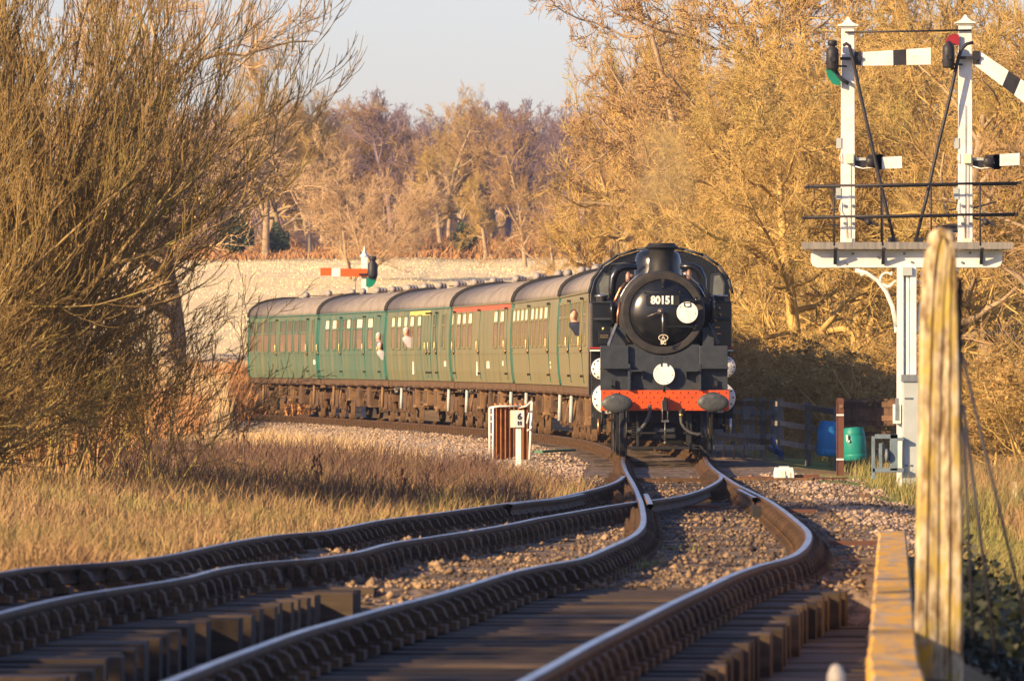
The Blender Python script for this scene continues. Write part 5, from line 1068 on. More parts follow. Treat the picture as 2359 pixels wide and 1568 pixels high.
# main post: lattice-like channel post
b = MB(); b0 = SQ(672, 900); t0 = SQ(742, 60)
b.box(b0.x, b0.x + .10, SD - .10, SD + .16, b0.z, t0.z); b.box(t0.x - .10, t0.x, SD - .10, SD + .16, b0.z, t0.z); b.box(b0.x + .10, t0.x - .10, SD - .02, SD + .08, b0.z, t0.z); b.box(b0.x + .14, b0.x + .19, SD - .07, SD - .02, b0.z, t0.z)
sg(b, 'main_post', white, bevel=.008)
b = MB(); SB(b, 690, 725, 62, 92, -.15, -.10, SQ); SB(b, 660, 672, 262, 275, -.1, .12, SQ); sg(b, 'post_bracket', greyc)
# scrollwork
for mir in (1, -1):
    b = MB(); cxm = (b0.x + t0.x) / 2
    def mm_(p): return Vector((p.x if mir == 1 else 2 * cxm - p.x, p.y, p.z))
    def rod(pts, r): b.tube([mm_(SQ(X, Y)) for X, Y in pts], r, 8)
    rod([(520, 72), (560, 82), (600, 108), (632, 150), (655, 205), (668, 272)], .034); rod([(540, 72), (542, 92), (560, 82)], .02); 
    c = [(635 + 24 * math.cos(a), 108 + 26 * math.sin(a)) for a in np.linspace(.6, 5.6, 16)]; rod(c, .018); rod([(655, 78), (648, 90)], .018); rod([(610, 120), (640, 130), (668, 110)], .016); rod([(668, 272), (668, 300)], .03)
    sg(b, 'scroll_bracket', white)
# platform
b = MB(); a = SP(140, 1524); c = SP(1225, 1424); r_ = .10
pl = [(a.x + r_, a.z), (c.x - r_, a.z), (c.x - .03, a.z + .03), (c.x, a.z + r_), (c.x, c.z), (a.x, c.z), (a.x, a.z + r_), (a.x + .03, a.z + .03)]
b.prism([(p, q) for p, q in pl], SD - .05, SD + .0); b.prism([(p, q) for p, q in pl], SD + .45, SD + .50); sg(b, 'platform_beam', white, bevel=.006)
pb = None
for k in range(4):
    b = MB(); a = SP(92, 1420 + (k % 2)); c = SP(1280, 1380); b.box(a.x, c.x, SD - .28 + k * .26, SD - .28 + k * .26 + .24, a.z + k * .002, c.z + k * .002); sg(b, 'plank', fencew)
b = MB()
for X, Y in ((330, 1500), (372, 1445), (515, 1466), (708, 1493), (665, 1445), (1040, 1440), (995, 1495), (858, 1440)): p = SP(X, Y, -.055); b.lathe(p, [(.02, 0), (.02, -.02)][::-1], 'y', 8)
b.build_each('bolt', greyd, sig, world=True)
for X in (270, 543, 1103):
    b = MB(); b.bar(SP(X, 1418, -.3), SP(X, 1500, -.08), .05); b.bar(SP(X, 1500, -.08), SP(X, 1440, -.06), .04); sg(b, 'stanchion_bracket', signalblk)
for X in ((262, 272), (538, 546), (815, 832), (1094, 1112)):
    b = MB(); 
    for x_, d_ in zip(X, (-.28, .72)): b.tube([SP(x_, 1400, d_), SP(x_, 1045, d_)], .012, 6)
    [setattr(q, 'name', 'stanchion') for q in b.build_each('stanchion', signalblk, sig, world=True)]
for (X0, Y0, X1, Y1) in ((113, 1062, 1317, 1043), (98, 1238, 1300, 1220)):
    for d_ in (-.28, .72): b = MB(); p = SP(X0, Y0, d_); q = SP(X1, Y1, d_); b.tube([p, q], .020, 8); b.ball(p, .026, n=8, m=5); b.ball(q, .026, n=8, m=5); sg(b, 'guard_rail', signalblk)
# two dolls with finials
def doll(X0, X1, Ytop, Ybot, Yf):
    a = SP(X0, Ybot); c = SP(X1, Ytop); b = MB(); w2 = (c.x - a.x) / 2; cx_ = (a.x + c.x) / 2; ta = .88
    b.add([(cx_ + i * w2 * s, SD + .12 + j * .11 * s, z) for z, s in ((a.z, 1), (c.z, ta)) for i, j in ((-1, -1), (1, -1), (1, 1), (-1, 1))], [(3, 2, 1, 0), (4, 5, 6, 7), (0, 1, 5, 4), (1, 2, 6, 5), (2, 3, 7, 6), (3, 0, 4, 7)])
    o = sg(b, 'signal_post', white, bevel=.008); f = MB(); h = SP(0, Yf).z - c.z
    for z, s in ((-.02, 1.0), (.03, 1.25)): pass
    pr = [(w2 * 1.02, -.03), (w2 * 1.15, 0), (w2 * 1.38, .02), (w2 * 1.38, .05), (w2 * 1.0, .075), (w2 * .55, .13), (w2 * .35, .18), (w2 * .25, .20), (w2 * .28, .22), (.003, .27)]
    sc_ = h / .27; n = 4; vs = []; fs = []
    for r, z in pr:
        for k in range(4): an = math.pi / 4 + k * math.pi / 2; vs.append((cx_ + r * math.sqrt(2) * math.cos(an), SD + .12 + r * math.sqrt(2) * math.sin(an), c.z + z * sc_))
    for i in range(len(pr) - 1):
        for k in range(4): fs.append((i * 4 + k, i * 4 + (k + 1) % 4, (i + 1) * 4 + (k + 1) % 4, (i + 1) * 4 + k))
    f.add(vs, fs); sg(f, 'finial', white, o); return o, cx_
dl, dlx = doll(305, 387, 152, 1384, 92); dr_, drx = doll(974, 1057, 136, 1380, 80)
b = MB(); b.tube([SP(328, 184, -.02), SP(1050, 172, -.02)], .017, 6); sg(b, 'tie_rod', signalblk)
def arm(pts, bands, name, off=-.06, m=white, th=.025):
    """pts: root-top, root-bottom, tip-bottom, tip-top in picture read-off; bands as fractions painted black"""
    rt_, rb, tb, tt = [SP(*p, off) for p in pts]; b = MB(); 
    def L_(a, c, t): return a + (c - a) * t
    fr = [0] + [t for bd in bands for t in bd] + [1]; mid = []
    for i in range(len(fr) - 1):
        p = [L_(rt_, tt, fr[i]), L_(rb, tb, fr[i]), L_(rb, tb, fr[i + 1]), L_(rt_, tt, fr[i + 1])]; y = Vector((0, th, 0)); q = 0
        v = [*(x for x in p), *(x + y for x in p)]; b.add(v, [(3, 2, 1, 0)[::-1] if 0 else (0, 1, 2, 3), (7, 6, 5, 4), (0, 3, 7, 4), (1, 5, 6, 2)] + ([(0, 4, 5, 1)] if i == 0 else []) + ([(3, 2, 6, 7)] if i == len(fr) - 2 else [])); q = len(b.f) - len(mid); mid += [i % 2] * q
    par = dl if pts[0][0] < 900 else dr_
    b.v = [(x - sig.location.x, y - sig.location.y, z - sig.location.z) for x, y, z in b.v]
    me = b.mesh(name, [m, signalblk], mid=mid); o = link(name, me, sig); return o
a1 = arm([(395, 300), (398, 376), (816, 368), (816, 272)], [(.49, .67)], 'semaphore_arm'); a1['label'] = 'level white arm with black band'
a2 = arm([(1095, 292), (1062, 368), (1420, 640), (1462, 540)], [(.45, .64)], 'semaphore_arm'); a2['label'] = 'lowered white arm with black band'
a3 = arm([(538, 895), (538, 962), (652, 958), (652, 890)], [], 'shunt_arm'); a4 = arm([(1210, 878), (1210, 946), (1322, 940), (1322, 872)], [], 'shunt_arm')
# arm bosses, spectacles, lamps
def spect(cx_, cy, lensY, m_lens, s, top):
    b = MB(); SB(b, cx_ + 70, cx_ + 110, cy - 10, cy + 66, -.08, -.02); b.bar(SP(cx_ - 10, cy + 30, -.08), SP(cx_ + 115, cy + 28, -.08), .045); 
    b.lathe(SP(cx_ + 90, cy + 30, -.1), [(.05, 0), (.05, .06)], 'y', 14)
    arcp = [(cx_ - 42, cy + 80), (cx_ - 25, cy + 120), (cx_, cy + 150), (cx_ + 38, cy + 172)] if not top else [(cx_ - 60, cy - 60), (cx_ - 75, cy - 10), (cx_ - 68, cy + 50), (cx_ - 40, cy + 98)]
    b.tube([SP(X, Y, -.09) for X, Y in arcp], .030, 8); sg(b, 'spectacle_frame', signalblk)
spect(310, 305, 0, greenl, 1, False); spect(985, 300, 0, redlens, 1, True)
def lens(pts, m, d=-.09):
    b = MB(); P = [SP(X, Y, d) for X, Y in pts]; n = len(P); b.add(P + [p + Vector((0, .012, 0)) for p in P], [tuple(range(n)), tuple(range(2 * n - 1, n - 1, -1))] + [(i, i + n, (i + 1) % n + n, (i + 1) % n) for i in range(n)]); sg(b, 'spectacle_glass', m)
lens([(216, 395), (228, 440), (255, 478), (303, 492), (303, 440), (268, 395)], greenl); lens([(978, 258), (978, 200), (950, 192), (918, 204), (900, 235), (905, 262)], redlens, -.05)
def lamp(X0, X1, Y0, Y1, cap):
    p = SP((X0 + X1) / 2, Y1, -.2); h = SP(0, Y0).z - p.z; r = (SP(X1, 0).x - SP(X0, 0).x) / 2; b = MB()
    b.lathe(p, [(r * .85, 0), (r, .03), (r, h * .55), (r * .95, h * .70), (r * .45, h * .78)] + ([(r * .45, h * .80), (r * .75, h * .83), (r * .75, h * .97), (r * .6, h)] if cap else [(r * .3, h * .85), (0, h * .88)]), 'z', 18); b.lathe(p + Vector((0, -r - .03, h * .35)), [(r * .45, 0), (r * .5, .05)], 'y', 12); sg(b, 'signal_lamp', signalblk)
    b = MB(); b.lathe(p + Vector((-r * .4, -.0, h * .2)), [(r * .7, 0), (r * .7, h * .1)], 'z', 10); b.bar(p + Vector((r, 0, .06)), p + Vector((r + .12, .15, .06)), .03); sg(b, 'lamp_bracket', signalblk)
lamp(218, 290, 232, 400, True); lamp(880, 950, 212, 390, False)
# upright struts
b = MB(); b.tube([SP(X, Y, -.14) for X, Y in ((315, 262), (335, 250), (352, 262), (372, 340), (410, 520), (500, 920), (560, 1180), (608, 1375))], .027, 8); sg(b, 'bracing_strut', signalblk)
b = MB(); b.tube([SP(X, Y, -.14) for X, Y in ((1058, 243), (1020, 252), (990, 282), (972, 330), (925, 550), (850, 860), (790, 1130), (728, 1375))], .027, 8); sg(b, 'bracing_strut', signalblk)
for X in (595, 740): b = MB(); SB(b, X - 22, X + 32, 1352, 1380, -.16, .0); sg(b, 'strut_foot', signalblk)
for o_, m_ in ((0, dlx), (671, drx)):
    b = MB(); SB(b, 387 + o_, 448 + o_, 898, 958, .0, .1); b.ball(SP(478 + o_, 920, -.04), .09, .06, .10, 12, 8); b.lathe(SP(520 + o_, 922, -.0), [(.12, -.03), (.12, .03)], 'y', 18); SB(b, 455 + o_, 500 + o_, 882, 900, -.1, 0); SB(b, 505 + o_, 545 + o_, 880, 966, -.03, .0); sg(b, 'shunt_mechanism', signalblk)
    b = MB(); SB(b, 390 + o_, 447 + o_, 898, 914, -.02, 0); sg(b, 'grey_plate', greyc); b = MB(); b.tube([SP(387 + o_, 948, -.03), SP(430 + o_, 960, -.05), SP(480 + o_, 955, -.05), SP(508 + o_, 925, -.05)], .010, 6); sg(b, 'cable', white)
    b = MB(); SB(b, 333 + o_, 375 + o_, 876, 930, -.09, .0); sg(b, 'junction_box', cream)
    b = MB(); SB(b, 280 + o_, 308 + o_, 785, 845, .0, .12); sg(b, 'junction_box', greyc); b = MB(); SB(b, 278 + o_, 306 + o_, 1070, 1135, .0, .12); sg(b, 'junction_box', greyc)
    b = MB(); b.tube([SP(304 + o_, 870, -.01), SP(296 + o_, 905, -.03), SP(310 + o_, 930, 0)], .008, 5); b.tube([SP(304 + o_, 1150, -.01), SP(294 + o_, 1195, -.03), SP(330 + o_, 1240, -.01), SP(338 + o_, 1370, -.01)], .007, 5); b.tube([SP(355 + o_, 930, -.01), SP(355 + o_, 1370, -.01)], .006, 5); sg(b, 'cable', cream)
    b = MB(); [b.box(SP(X + o_, Y).x - .02, SP(X + o_, Y).x + .02, SD - .02, SD + .0, SP(X, Y).z - .02, SP(X, Y).z + .02) for X in (326, 372) for Y in (1172, 1272)]; b.build_each('bolt_plate', greyd, sig, world=True)
    b = MB(); SB(b, 330 + o_, 382 + o_, 1358, 1385, -.04, .0); sg(b, 'post_foot', cream)
    b = MB(); b.bar(SP(385 + o_, 1240, .1), SP(455 + o_, 1255, .1), .03); b.ball(SP(463 + o_, 1264, .1), .055, n=10, m=6); b.bar(SP(463 + o_, 1264, .1), SP(520 + o_, 1280, .1), .04); b.bar(SP(240 + o_, 1280, .1), SP(300 + o_, 1280, .1), .03); b.bar(SP(250 + o_, 1195, .1), SP(300 + o_, 1190, .1), .03); b.build_each('balance_lever', signalblk, sig, world=True)
b = MB(); b.bar(SP(1060, 1185, .1), SP(1195, 1148, .1), .03); b.bar(SP(850, 1305, .2), SP(972, 1300, .2), .10, .12); b.build_each('balance_lever', signalblk, sig, world=True)
b = MB()
for k, Y in enumerate(range(330, 860, 92)): pass
b.tube([SP(1015, 600, -.0), SP(1015, 1360, -.0)], .005, 5); sg(b, 'cable', greyd)
# cabinets at the foot
cab2 = empty('relay_cabinet', tuple(SQ(716, 855, -.35)), 0, 'tall pale grey equipment cabinet with dark cap at the foot of the white signal', 'cabinet')
b = MB(); SB(b, 688, 748, 478, 850, -.5, -.15, SQ); b.build('body', greyc, cab2, world=True, bevel=.01); b = MB(); SB(b, 685, 751, 452, 478, -.53, -.12, SQ); b.build('cap', greyd, cab2, world=True)
b = MB(); [SB(b, 694, 722, y, y + 6, -.52, -.5, SQ) for y in (535, 778)]; b.build_each('latch', greyd, cab2, world=True); b = MB(); b.box(SQ(693, 0).x, SQ(744, 0).x, SD - .505, SD - .498, SQ(0, 845).z, SQ(0, 482).z); b.build('door', greyc, cab2, world=True)
b = MB(); SB(b, 656, 684, 560, 630, -.22, -.05, SQ); o = b.build('box', white, world=False, bevel=.006, loc=tuple(SQ(670, 630, -.13))); o.name = 'telephone_box'; tag(o, 'small white box mounted low on the left of the main signal post', 'box'); b = MB(); b.box(-.03, .03, -.10, -.088, .05, .4); b.build('lock', greyd, o)
fr = empty('wire_compensator', tuple(SQ(628, 825, -.6)), 0, 'blue-grey steel frame with a pulley beside the relay cabinet', 'track equipment'); D0 = -.6
b = MB(); 
for X0, X1, Y0, Y1 in ((574, 586, 675, 830), (640, 668, 668, 800), (586, 668, 668, 684), (576, 690, 790, 806), (668, 690, 680, 692), (600, 612, 700, 790)): SB(b, X0, X1, Y0, Y1, D0 - .06, D0 + .06, SQ)
b.build('frame', mat('blue_grey_steel', (.17, .23, .27), (.11, .15, .18), .6, 0, 6), fr, world=True, bevel=.005); b = MB(); b.lathe(SQ(628, 745, D0 - .05), [(.02, -.03), (.10, -.02), (.11, .0), (.10, .02), (.02, .03)], 'x', 18); b.bar(SQ(612, 700, D0), SQ(640, 765, D0), .03); b.tube([SQ(606, 705, D0), SQ(596, 740, D0), SQ(610, 760, D0)], .015, 6); b.build('pulley', greyd, fr, world=True)
# ---------------------------------------------------------------- far signal with the red arm
FD = 279.0
def FPt(zx, zy, dy=0): p = W(552.9 + zx * .35154, 575.9 + zy * .35154, FD); return Vector((p.x, FD + dy, p.z))
fp = FPt(816, 300); fs_ = empty('distant_signal', (fp.x, FD, zg(fp.x, FD) - .1), 0, 'lone white signal post with red and white arm behind the coaches', 'railway signal')
def fb(b, n_, m): return b.build(n_, m, fs_, world=True)
b = MB(); a = FPt(795, 278); c = FPt(836, 45); b.box(a.x, c.x, FD - .1, FD + .14, zg(fp.x, FD) - .2, c.z); fb(b, 'signal_post', white)
b = MB(); w2 = (c.x - a.x) / 2; b.lathe(((a.x + c.x) / 2, FD + .02, c.z), [(w2 * 1.0, -.03), (w2 * 1.5, .0), (w2 * 1.5, .05), (w2 * .9, .10), (w2 * .5, .2), (w2 * .2, .32), (0, .38)], 'z', 4); fb(b, 'finial', white)
b = MB(); mid = []
for x0, x1, k in ((528, 601, 0), (601, 658, 1), (658, 835, 0)): yy0 = 115 + (x0 - 528) * .045; a = FPt(x0, yy0 + 52); c = FPt(x1, yy0); b.box(a.x, c.x, FD - .22, FD - .19, a.z, c.z); mid += [k] * 6
b.v = [(x - fs_.location.x, y - fs_.location.y, z - fs_.location.z) for x, y, z in b.v]; link('semaphore_arm', b.mesh('semaphore_arm', [orangearm, white], mid=mid), fs_)
b = MB(); b.bar(FPt(780, 158, -.25), FPt(835, 158, -.25), .06); b.tube([FPt(835, 165, -.25), FPt(860, 130, -.25), FPt(885, 110, -.25), FPt(897, 125, -.25)], .06, 6); b.lathe(FPt(870, 185, -.3), [(.13, 0), (.16, .1), (.16, .45), (.08, .55), (.12, .6), (.12, .7)], 'z', 12); fb(b, 'signal_lamp', signalblk)
b = MB(); P = [FPt(*q, -.3) for q in ((828, 180), (896, 182), (888, 215), (868, 238), (845, 246), (826, 235))]; b.add(P + [p + Vector((0, .02, 0)) for p in P], [tuple(range(6)), tuple(range(11, 5, -1))] + [(i, i + 6, (i + 1) % 6 + 6, (i + 1) % 6) for i in range(6)]); fb(b, 'spectacle_glass', greenl)
b = MB(); b.tube([FPt(757, 172, -.2), FPt(757, 262, -.2)], .012, 5); fb(b, 'signal_wire', greyd)
# ---------------------------------------------------------------- milepost, corrugated panel
p = G(1195, 1076, -.2); D1 = p.y; z0 = zg(p.x, D1); s1 = F / D1
mp = empty('mile_post', (p.x, D1, z0 - .05), 0, 'short white mile post with boxed head marked 6 and two strokes', 'mile post')
def QP(px, py, D): return W(px, py, D)
a = QP(1188, 1080, D1); c = QP(1201, 980, D1); MB().box(a.x, c.x, D1 - .04, D1 + .04, z0 - .1, c.z).build('post', white, mp, world=True, bevel=.005)
a = QP(1176, 984, D1); c = QP(1208, 944, D1); MB().box(a.x, c.x, D1 - .09, D1 + .09, a.z, c.z).build('head', cream, mp, world=True, bevel=.01)
a = QP(1186, 983, D1); c = QP(1207.5, 947, D1); MB().box(a.x, c.x, D1 - .10, D1 - .088, a.z, c.z).build('number_face', mat('pale_grey_paint', (.62, .63, .62), (.5, .52, .52), .5), mp, world=True)
cxx = (a.x + c.x) / 2
tm = text_mesh('6', .16, .004, .006); tm.materials.append(signalblk); link('lettering', tm, mp, (cxx - mp.location.x, -.106, QP(0, 959, D1).z - mp.location.z), (R(90), 0, 0))
b = MB(); [b.box(cxx + q - .012, cxx + q + .012, D1 - .112, D1 - .1, QP(0, 978, D1).z, QP(0, 969, D1).z) for q in (-.022, .022)]; b.build('fraction_strokes', signalblk, mp, world=True)
D2 = 171.0; cp = empty('corrugated_panel', tuple(QP(1178, 1056, D2)), 0, 'rusty corrugated steel panel between two white tubular frames by the line', 'trackside panel')
def pr_(px, py, dy=0): q = QP(px, py, D2); return Vector((q.x, D2 + dy, q.z))
b = MB(); n = 46; xa, xb = pr_(1137, 0).x, pr_(1218, 0).x; top = pr_(0, 936).z; bot = pr_(0, 1062).z - .15
vs = []; 
for k in range(n + 1):
    u = k / n; x = xa + (xb - xa) * u; y = D2 + .035 * math.sin(u * 2 * math.pi * 8) + .3 * u; tz = top + .03 * abs(math.sin(u * math.pi * 7)) - .01 + .02 * u
    vs += [(x, y, bot), (x, y, tz), (x, y + .02, bot), (x, y + .02, tz)]
fs = []
for k in range(n): q = k * 4; fs += [(q, q + 4, q + 5, q + 1), (q + 2, q + 3, q + 7, q + 6), (q + 1, q + 5, q + 7, q + 3)]
b.add(vs, fs); b.build('corrugated_sheet', rustsh, cp, world=True)
b = MB(); 
for k in range(7): u = (k + .4) / 7; x = xa + (xb - xa) * u; b.prism([(x - .035, top + .0), (x + .035, top + .02), (x - .02, top + .08)], D2 + .3 * u - .03, D2 + .3 * u + .01)
b.build('serrated_top', mat('orange_primer', (.62, .20, .06), (.55, .30, .16), .7), cp, world=True)
b = MB(); b.tube([pr_(1128, 1056), pr_(1128, 938)], .022, 6); b.tube([pr_(1136, 1060), pr_(1136, 938)], .022, 6); [b.tube([pr_(1128, y), pr_(1137, y)], .018, 6) for y in (939, 955, 970, 1000)]; b.tube([pr_(1128, 938), pr_(1150, 935), pr_(1200, 935)], .022, 6); b.build('white_frame', white, cp, world=True)
b = MB(); b.tube([pr_(1220, 1060, .2), pr_(1226, 925, .2)], .028, 6); b.tube([pr_(1215, 990, .1), pr_(1226, 988, .2)], .018, 6); b.tube([pr_(1196, 938, .2), pr_(1212, 935, .2), pr_(1226, 922, .2)], .020, 6); b.tube([pr_(1214, 975, .1), pr_(1219, 950, .1)], .018, 6); b.build('white_frame', white, cp, world=True)
# ---------------------------------------------------------------- fences
def fence_run(name, label, pts, D, rails, m, post_every, top_over, rail_h=.10, boards=None, group=None):
    """pts: picture x, y of the top rail with its distance"""
    p0 = W(*pts[0]); root = empty(name, (p0.x, p0.y, zg(p0.x, p0.y)), 0, label, 'fence', group); P = [W(*q) for q in pts]
    for i in range(len(P) - 1):
        for dz in rails:
            MB().bar(P[i] - Vector((0, 0, dz)), P[i + 1] - Vector((0, 0, dz)), .04, rail_h).build('rail', m, root, world=True)
        seg = P[i + 1] - P[i]; k = max(1, round(seg.length / post_every))
        for j in range(k + (1 if i == len(P) - 2 else 0)):
            q = P[i] + seg * (j / k); zb = zg(q.x, q.y) - .1; b = MB(); b.box(q.x - .06, q.x + .06, q.y + .03, q.y + .15, zb, q.z + top_over); b.build('post', m, root, world=True)
        if boards:
            w_, gap, ov, dn = boards; k = int(seg.length / (w_ + gap))
            for j in range(k):
                q = P[i] + seg * ((j + .5) / k); u = seg.normalized() * w_ / 2; b = MB(); b.bar(q + Vector((0, .05, ov + random.uniform(-.03, .03))), Vector((q.x, q.y + .05, q.z - dn)), w_, .02, up=(0, 1, 0)); b.build('picket', m, root, world=True)
    return root
fence_run('post_and_rail_fence', 'grey three-rail timber fence running right from beside the engine', [(1640, 920, 188), (1720, 925, 184), (1799, 926, 176), (1862, 935, 172), (1928, 945, 168)], 176, (0.03, .42, .80), fencew, 4.6, .08)
fence_run('palisade_fence', 'dark close-boarded palisade behind the grey rail fence next to the engine', [(1655, 921, 190), (1790, 924, 190)], 190, (.25, .75), fencew, .9, .02, boards=(.11, .08, .06, .98))
fence_run('picket_fence', 'brown picket fence behind the teal barrel', [(1938, 930, 181), (2066, 928, 178)], 180, (.02, .30, .62), fenceb, 1.1, .0, .11, boards=(.07, .10, .10, .45))
p = G(1935, 1084, -.2); D3 = p.y; rp = empty('rusty_post', (p.x, D3, zg(p.x, D3)), 0, 'red-brown steel post standing between the blue and teal barrels', 'post'); a = W(1929, 0, D3); c = W(1942, 916, D3)
b = MB(); b.box(a.x, c.x, D3 - .04, D3 + .04, zg(p.x, D3) - .1, c.z); b.box(a.x - .015, a.x, D3 - .05, D3 + .05, zg(p.x, D3) - .1, c.z - .02); b.box(c.x, c.x + .015, D3 - .05, D3 + .05, zg(p.x, D3) - .1, c.z - .02); b.build('shaft', rustp, rp, world=True)
for y in (955, 1057): q = W(1935, y, D3); MB().box(q.x - .065, q.x + .065, D3 - .06, D3 - .05, q.z - .015, q.z + .015).build('white_band', white, rp, world=True)
b = MB(); q = W(1937, 935, D3); b.box(q.x - .03, q.x + .04, D3 - .065, D3 - .05, q.z - .03, q.z + .03); b.build('plate', fenceb, rp, world=True)
def barrel(px0, px1, py0, py1, D, m, label, tilt, mark=None):
    a = W(px0, py1, D); c = W(px1, py0, D); r = (c.x - a.x) / 2; h = c.z - a.z; o = empty('plastic_barrel', ((a.x + c.x) / 2, D, a.z), 0, label, 'barrel'); o.rotation_euler = (0, tilt, 0)
    b = MB(); b.lathe((0, 0, 0), [(r * .8, 0), (r * .93, .03), (r * .99, h * .16), (r * .985, h * .19), (r * .97, h * .20), (r, h * .22), (r * .99, h * .5), (r * .96, h * .76), (r * .92, h * .78), (r * .94, h * .80), (r * .86, h * .93), (r * .80, h * .98), (r * .78, h)], 'z', 28); b.build('drum', m, o)
    b = MB(); b.lathe((0, 0, h * .99), [(r * .8, 0), (r * .8, .02), (r * .3, .03), (0, .03)], 'z', 24, False); b.build('lid', m, o)
    if mark:
        b = MB(); 
        for s0, s1 in mark: b.bar((s0[0] * r, -r * 1.0, s0[1] * h), (s1[0] * r, -r * 1.0, s1[1] * h), .035)
        b.build('painted_mark', white, o)
    return o
barrel(1880, 1930, 972, 1050, 164, bluep, 'blue plastic barrel left of the rusty post', .04)
barrel(1943, 1998, 986, 1060, 162, tealp, 'teal plastic barrel with white L mark right of the rusty post', -.06, [((-.62, .82), (-.62, .62)), ((-.62, .62), (-.42, .62))])
# white point box on the stones, with rods
p = G(1806, 1112, -.2); D4 = p.y; wb = empty('point_motor_box', (p.x, D4, W(0, 1108, D4).z + .03), 0, 'small white track box standing on the stones right of the switch', 'track equipment')
a = W(1782, 1108, D4); c = W(1829, 1080, D4); w0, w1 = c.x - a.x, 0; b = MB(); h = c.z - a.z; hw = w0 / 2
b.prism([(-hw, 0), (hw, 0), (hw * .98, h * .55), (hw * .86, h), (-hw * .9, h), (-hw, h * .55)], -.12, .12); b.build('cover', white, wb, bevel=.008)
b = MB(); b.box(-hw * .35, hw * .1, -.135, -.12, .03, h * .72); b.box(-hw * .02, hw * .12, -.15, -.13, .02, h * .4); b.box(hw * .5, hw * .62, -.13, -.12, .03, h * .6); b.build('hatch', cream, wb); b = MB(); b.box(-hw * .5, hw * .5, -.05, .05, h, h + .02); b.build('handle', greyc, wb)
b = MB(); b.bar((-.7, 0, .03), (-hw, 0, .03), .04); b.bar((hw, .05, .05), (.55, .05, .06), .09, .05); b.bar((.5, 0, .02), (1.0, .1, .02), .03); b.build_each('rod', rustp, wb)
# bits in the grass, crossing boards, troughing
for px, py, lb, hh_ in ((1985, 1092, 'first small dark stub post in the grass left of the cabinet', .12), (2000, 1092, 'second small dark stub post just left of the cabinet', .12)):
    p = G(px + 335, py + 5, -.2) if 0 else G(px, py + 55, -.2); b = MB(); z = zg(p.x, p.y); b.prism([(p.x - .03, z), (p.x + .05, z), (p.x + .02, z + hh_), (p.x - .02, z + hh_)], p.y, p.y + .05); b.box(p.x - .1, p.x + .12, p.y, p.y + .03, z, z + .03); tag(b.build('cable_marker', fenceb), lb, 'marker')
for (x0, x1, y, D, lb) in ((1646, 1762, 1027, 175, 'low timber walkway edge under the palisade beside the engine wheels'),):
    a = W(x0, y + 6, D); c = W(x1, y - 2, D); o = empty('timber_walkway', (a.x, D, a.z - .2), 0, lb, 'walkway'); 
    for k in range(5): b = MB(); t_ = k / 5; b.box(a.x + (c.x - a.x) * t_, a.x + (c.x - a.x) * (t_ + .19), D, D + .8, a.z - .02, c.z); b.build('plank', fencew, o, world=True); b = MB(); b.box(a.x + (c.x - a.x) * (t_ + .16), a.x + (c.x - a.x) * (t_ + .20), D - .03, D + .05, a.z - .22, a.z - .02); b.build('leg', undere, o, world=True)
b = MB(); q = [W(1780, 1010, 170), W(1788, 1035, 169.5), W(1800, 1046, 169)]; b.tube(q, .05, 6); b.tube([W(1772, 1030, 170), W(1800, 1045, 169)], .05, 6); tag(b.build('blue_pipe', mat('navy_plastic', (.02, .06, .16), (.03, .08, .2), .5)), 'blue plastic pipe lying against the fence post', 'pipe')
p = W(2338, 1090, 120); b = MB(); z = zg(p.x, 120); b.box(p.x - .03, p.x + .03, 119.97, 120.03, z - .1, z + .32); tag(b.build('short_post', wood), 'short pale wooden stub in the grass at the right edge', 'post')
b = MB(); b.box(p.x + .06, p.x + .2, 119.9, 120.1, z - .1, z + .16); tag(b.build('dark_box', greyd), 'low dark box beside the pale stub at the right edge', 'box')
for k, (x0, x1, y) in enumerate(((1240, 1290, 1044),)): 
    a = G(x0, y, -.16); c = G(x1, y - 4, -.16); b = MB(); b.bar((a.x, a.y, a.z + .04), (c.x + .25, c.y, c.z + .04), .18, .05); tag(b.build('green_board', mat('faded_green_paint', (.06, .22, .15), (.10, .2, .13), .6)), 'faded green board lying by the rail below the coaches', 'board')
# ---------------------------------------------------------------- bridge edge beam and the weathered post in front
eb = empty('edge_beam', (1.6, 38, 0), 0, 'lichen-covered concrete edge beam running beside the near track', 'beam'); b = MB(); ds = np.arange(34, 77.1, .6); vs = []; fs = []
for d in ds:
    l_, r2 = beam_edges(d) if d >= 36 else (beam_edges(36)[0] - (36 - d) * .045, beam_edges(36)[1] - (36 - d) * .045); z = zr(d) + .02 + .012 * math.sin(d * 1.9) + .008 * math.sin(d * 4.7)
    j = .008 * math.sin(d * 3.1); c = .015; vs += [(l_ + j, d, z - .8), (l_ + j, d, z - c), (l_ + c + j, d, z), (r2 - c, d, z), (r2, d, z - c), (r2, d, z - .8)]
n = 6
for i in range(len(ds) - 1):
    for k in range(5): fs.append((i * n + k, i * n + k + 1, (i + 1) * n + k + 1, (i + 1) * n + k)[::-1])
fs.append(tuple(range(6))); fs.append(tuple(range((len(ds) - 1) * 6 + 5, (len(ds) - 1) * 6 - 1, -1))); b.add(vs, [f for f in fs], False); b.build('coping', lichen, eb, world=True)
PD = 44.0
def PQ(X, Y, dy=0): q = W(1641.3 + X * .6328, 575.9 + Y * .6328, PD); return Vector((q.x, PD + dy, q.z))
gp = PQ(820, 1568); wp = empty('wooden_post', (gp.x, PD, gp.z - .3), 0, 'tall weathered double timber post blocking the view in the right foreground', 'post')
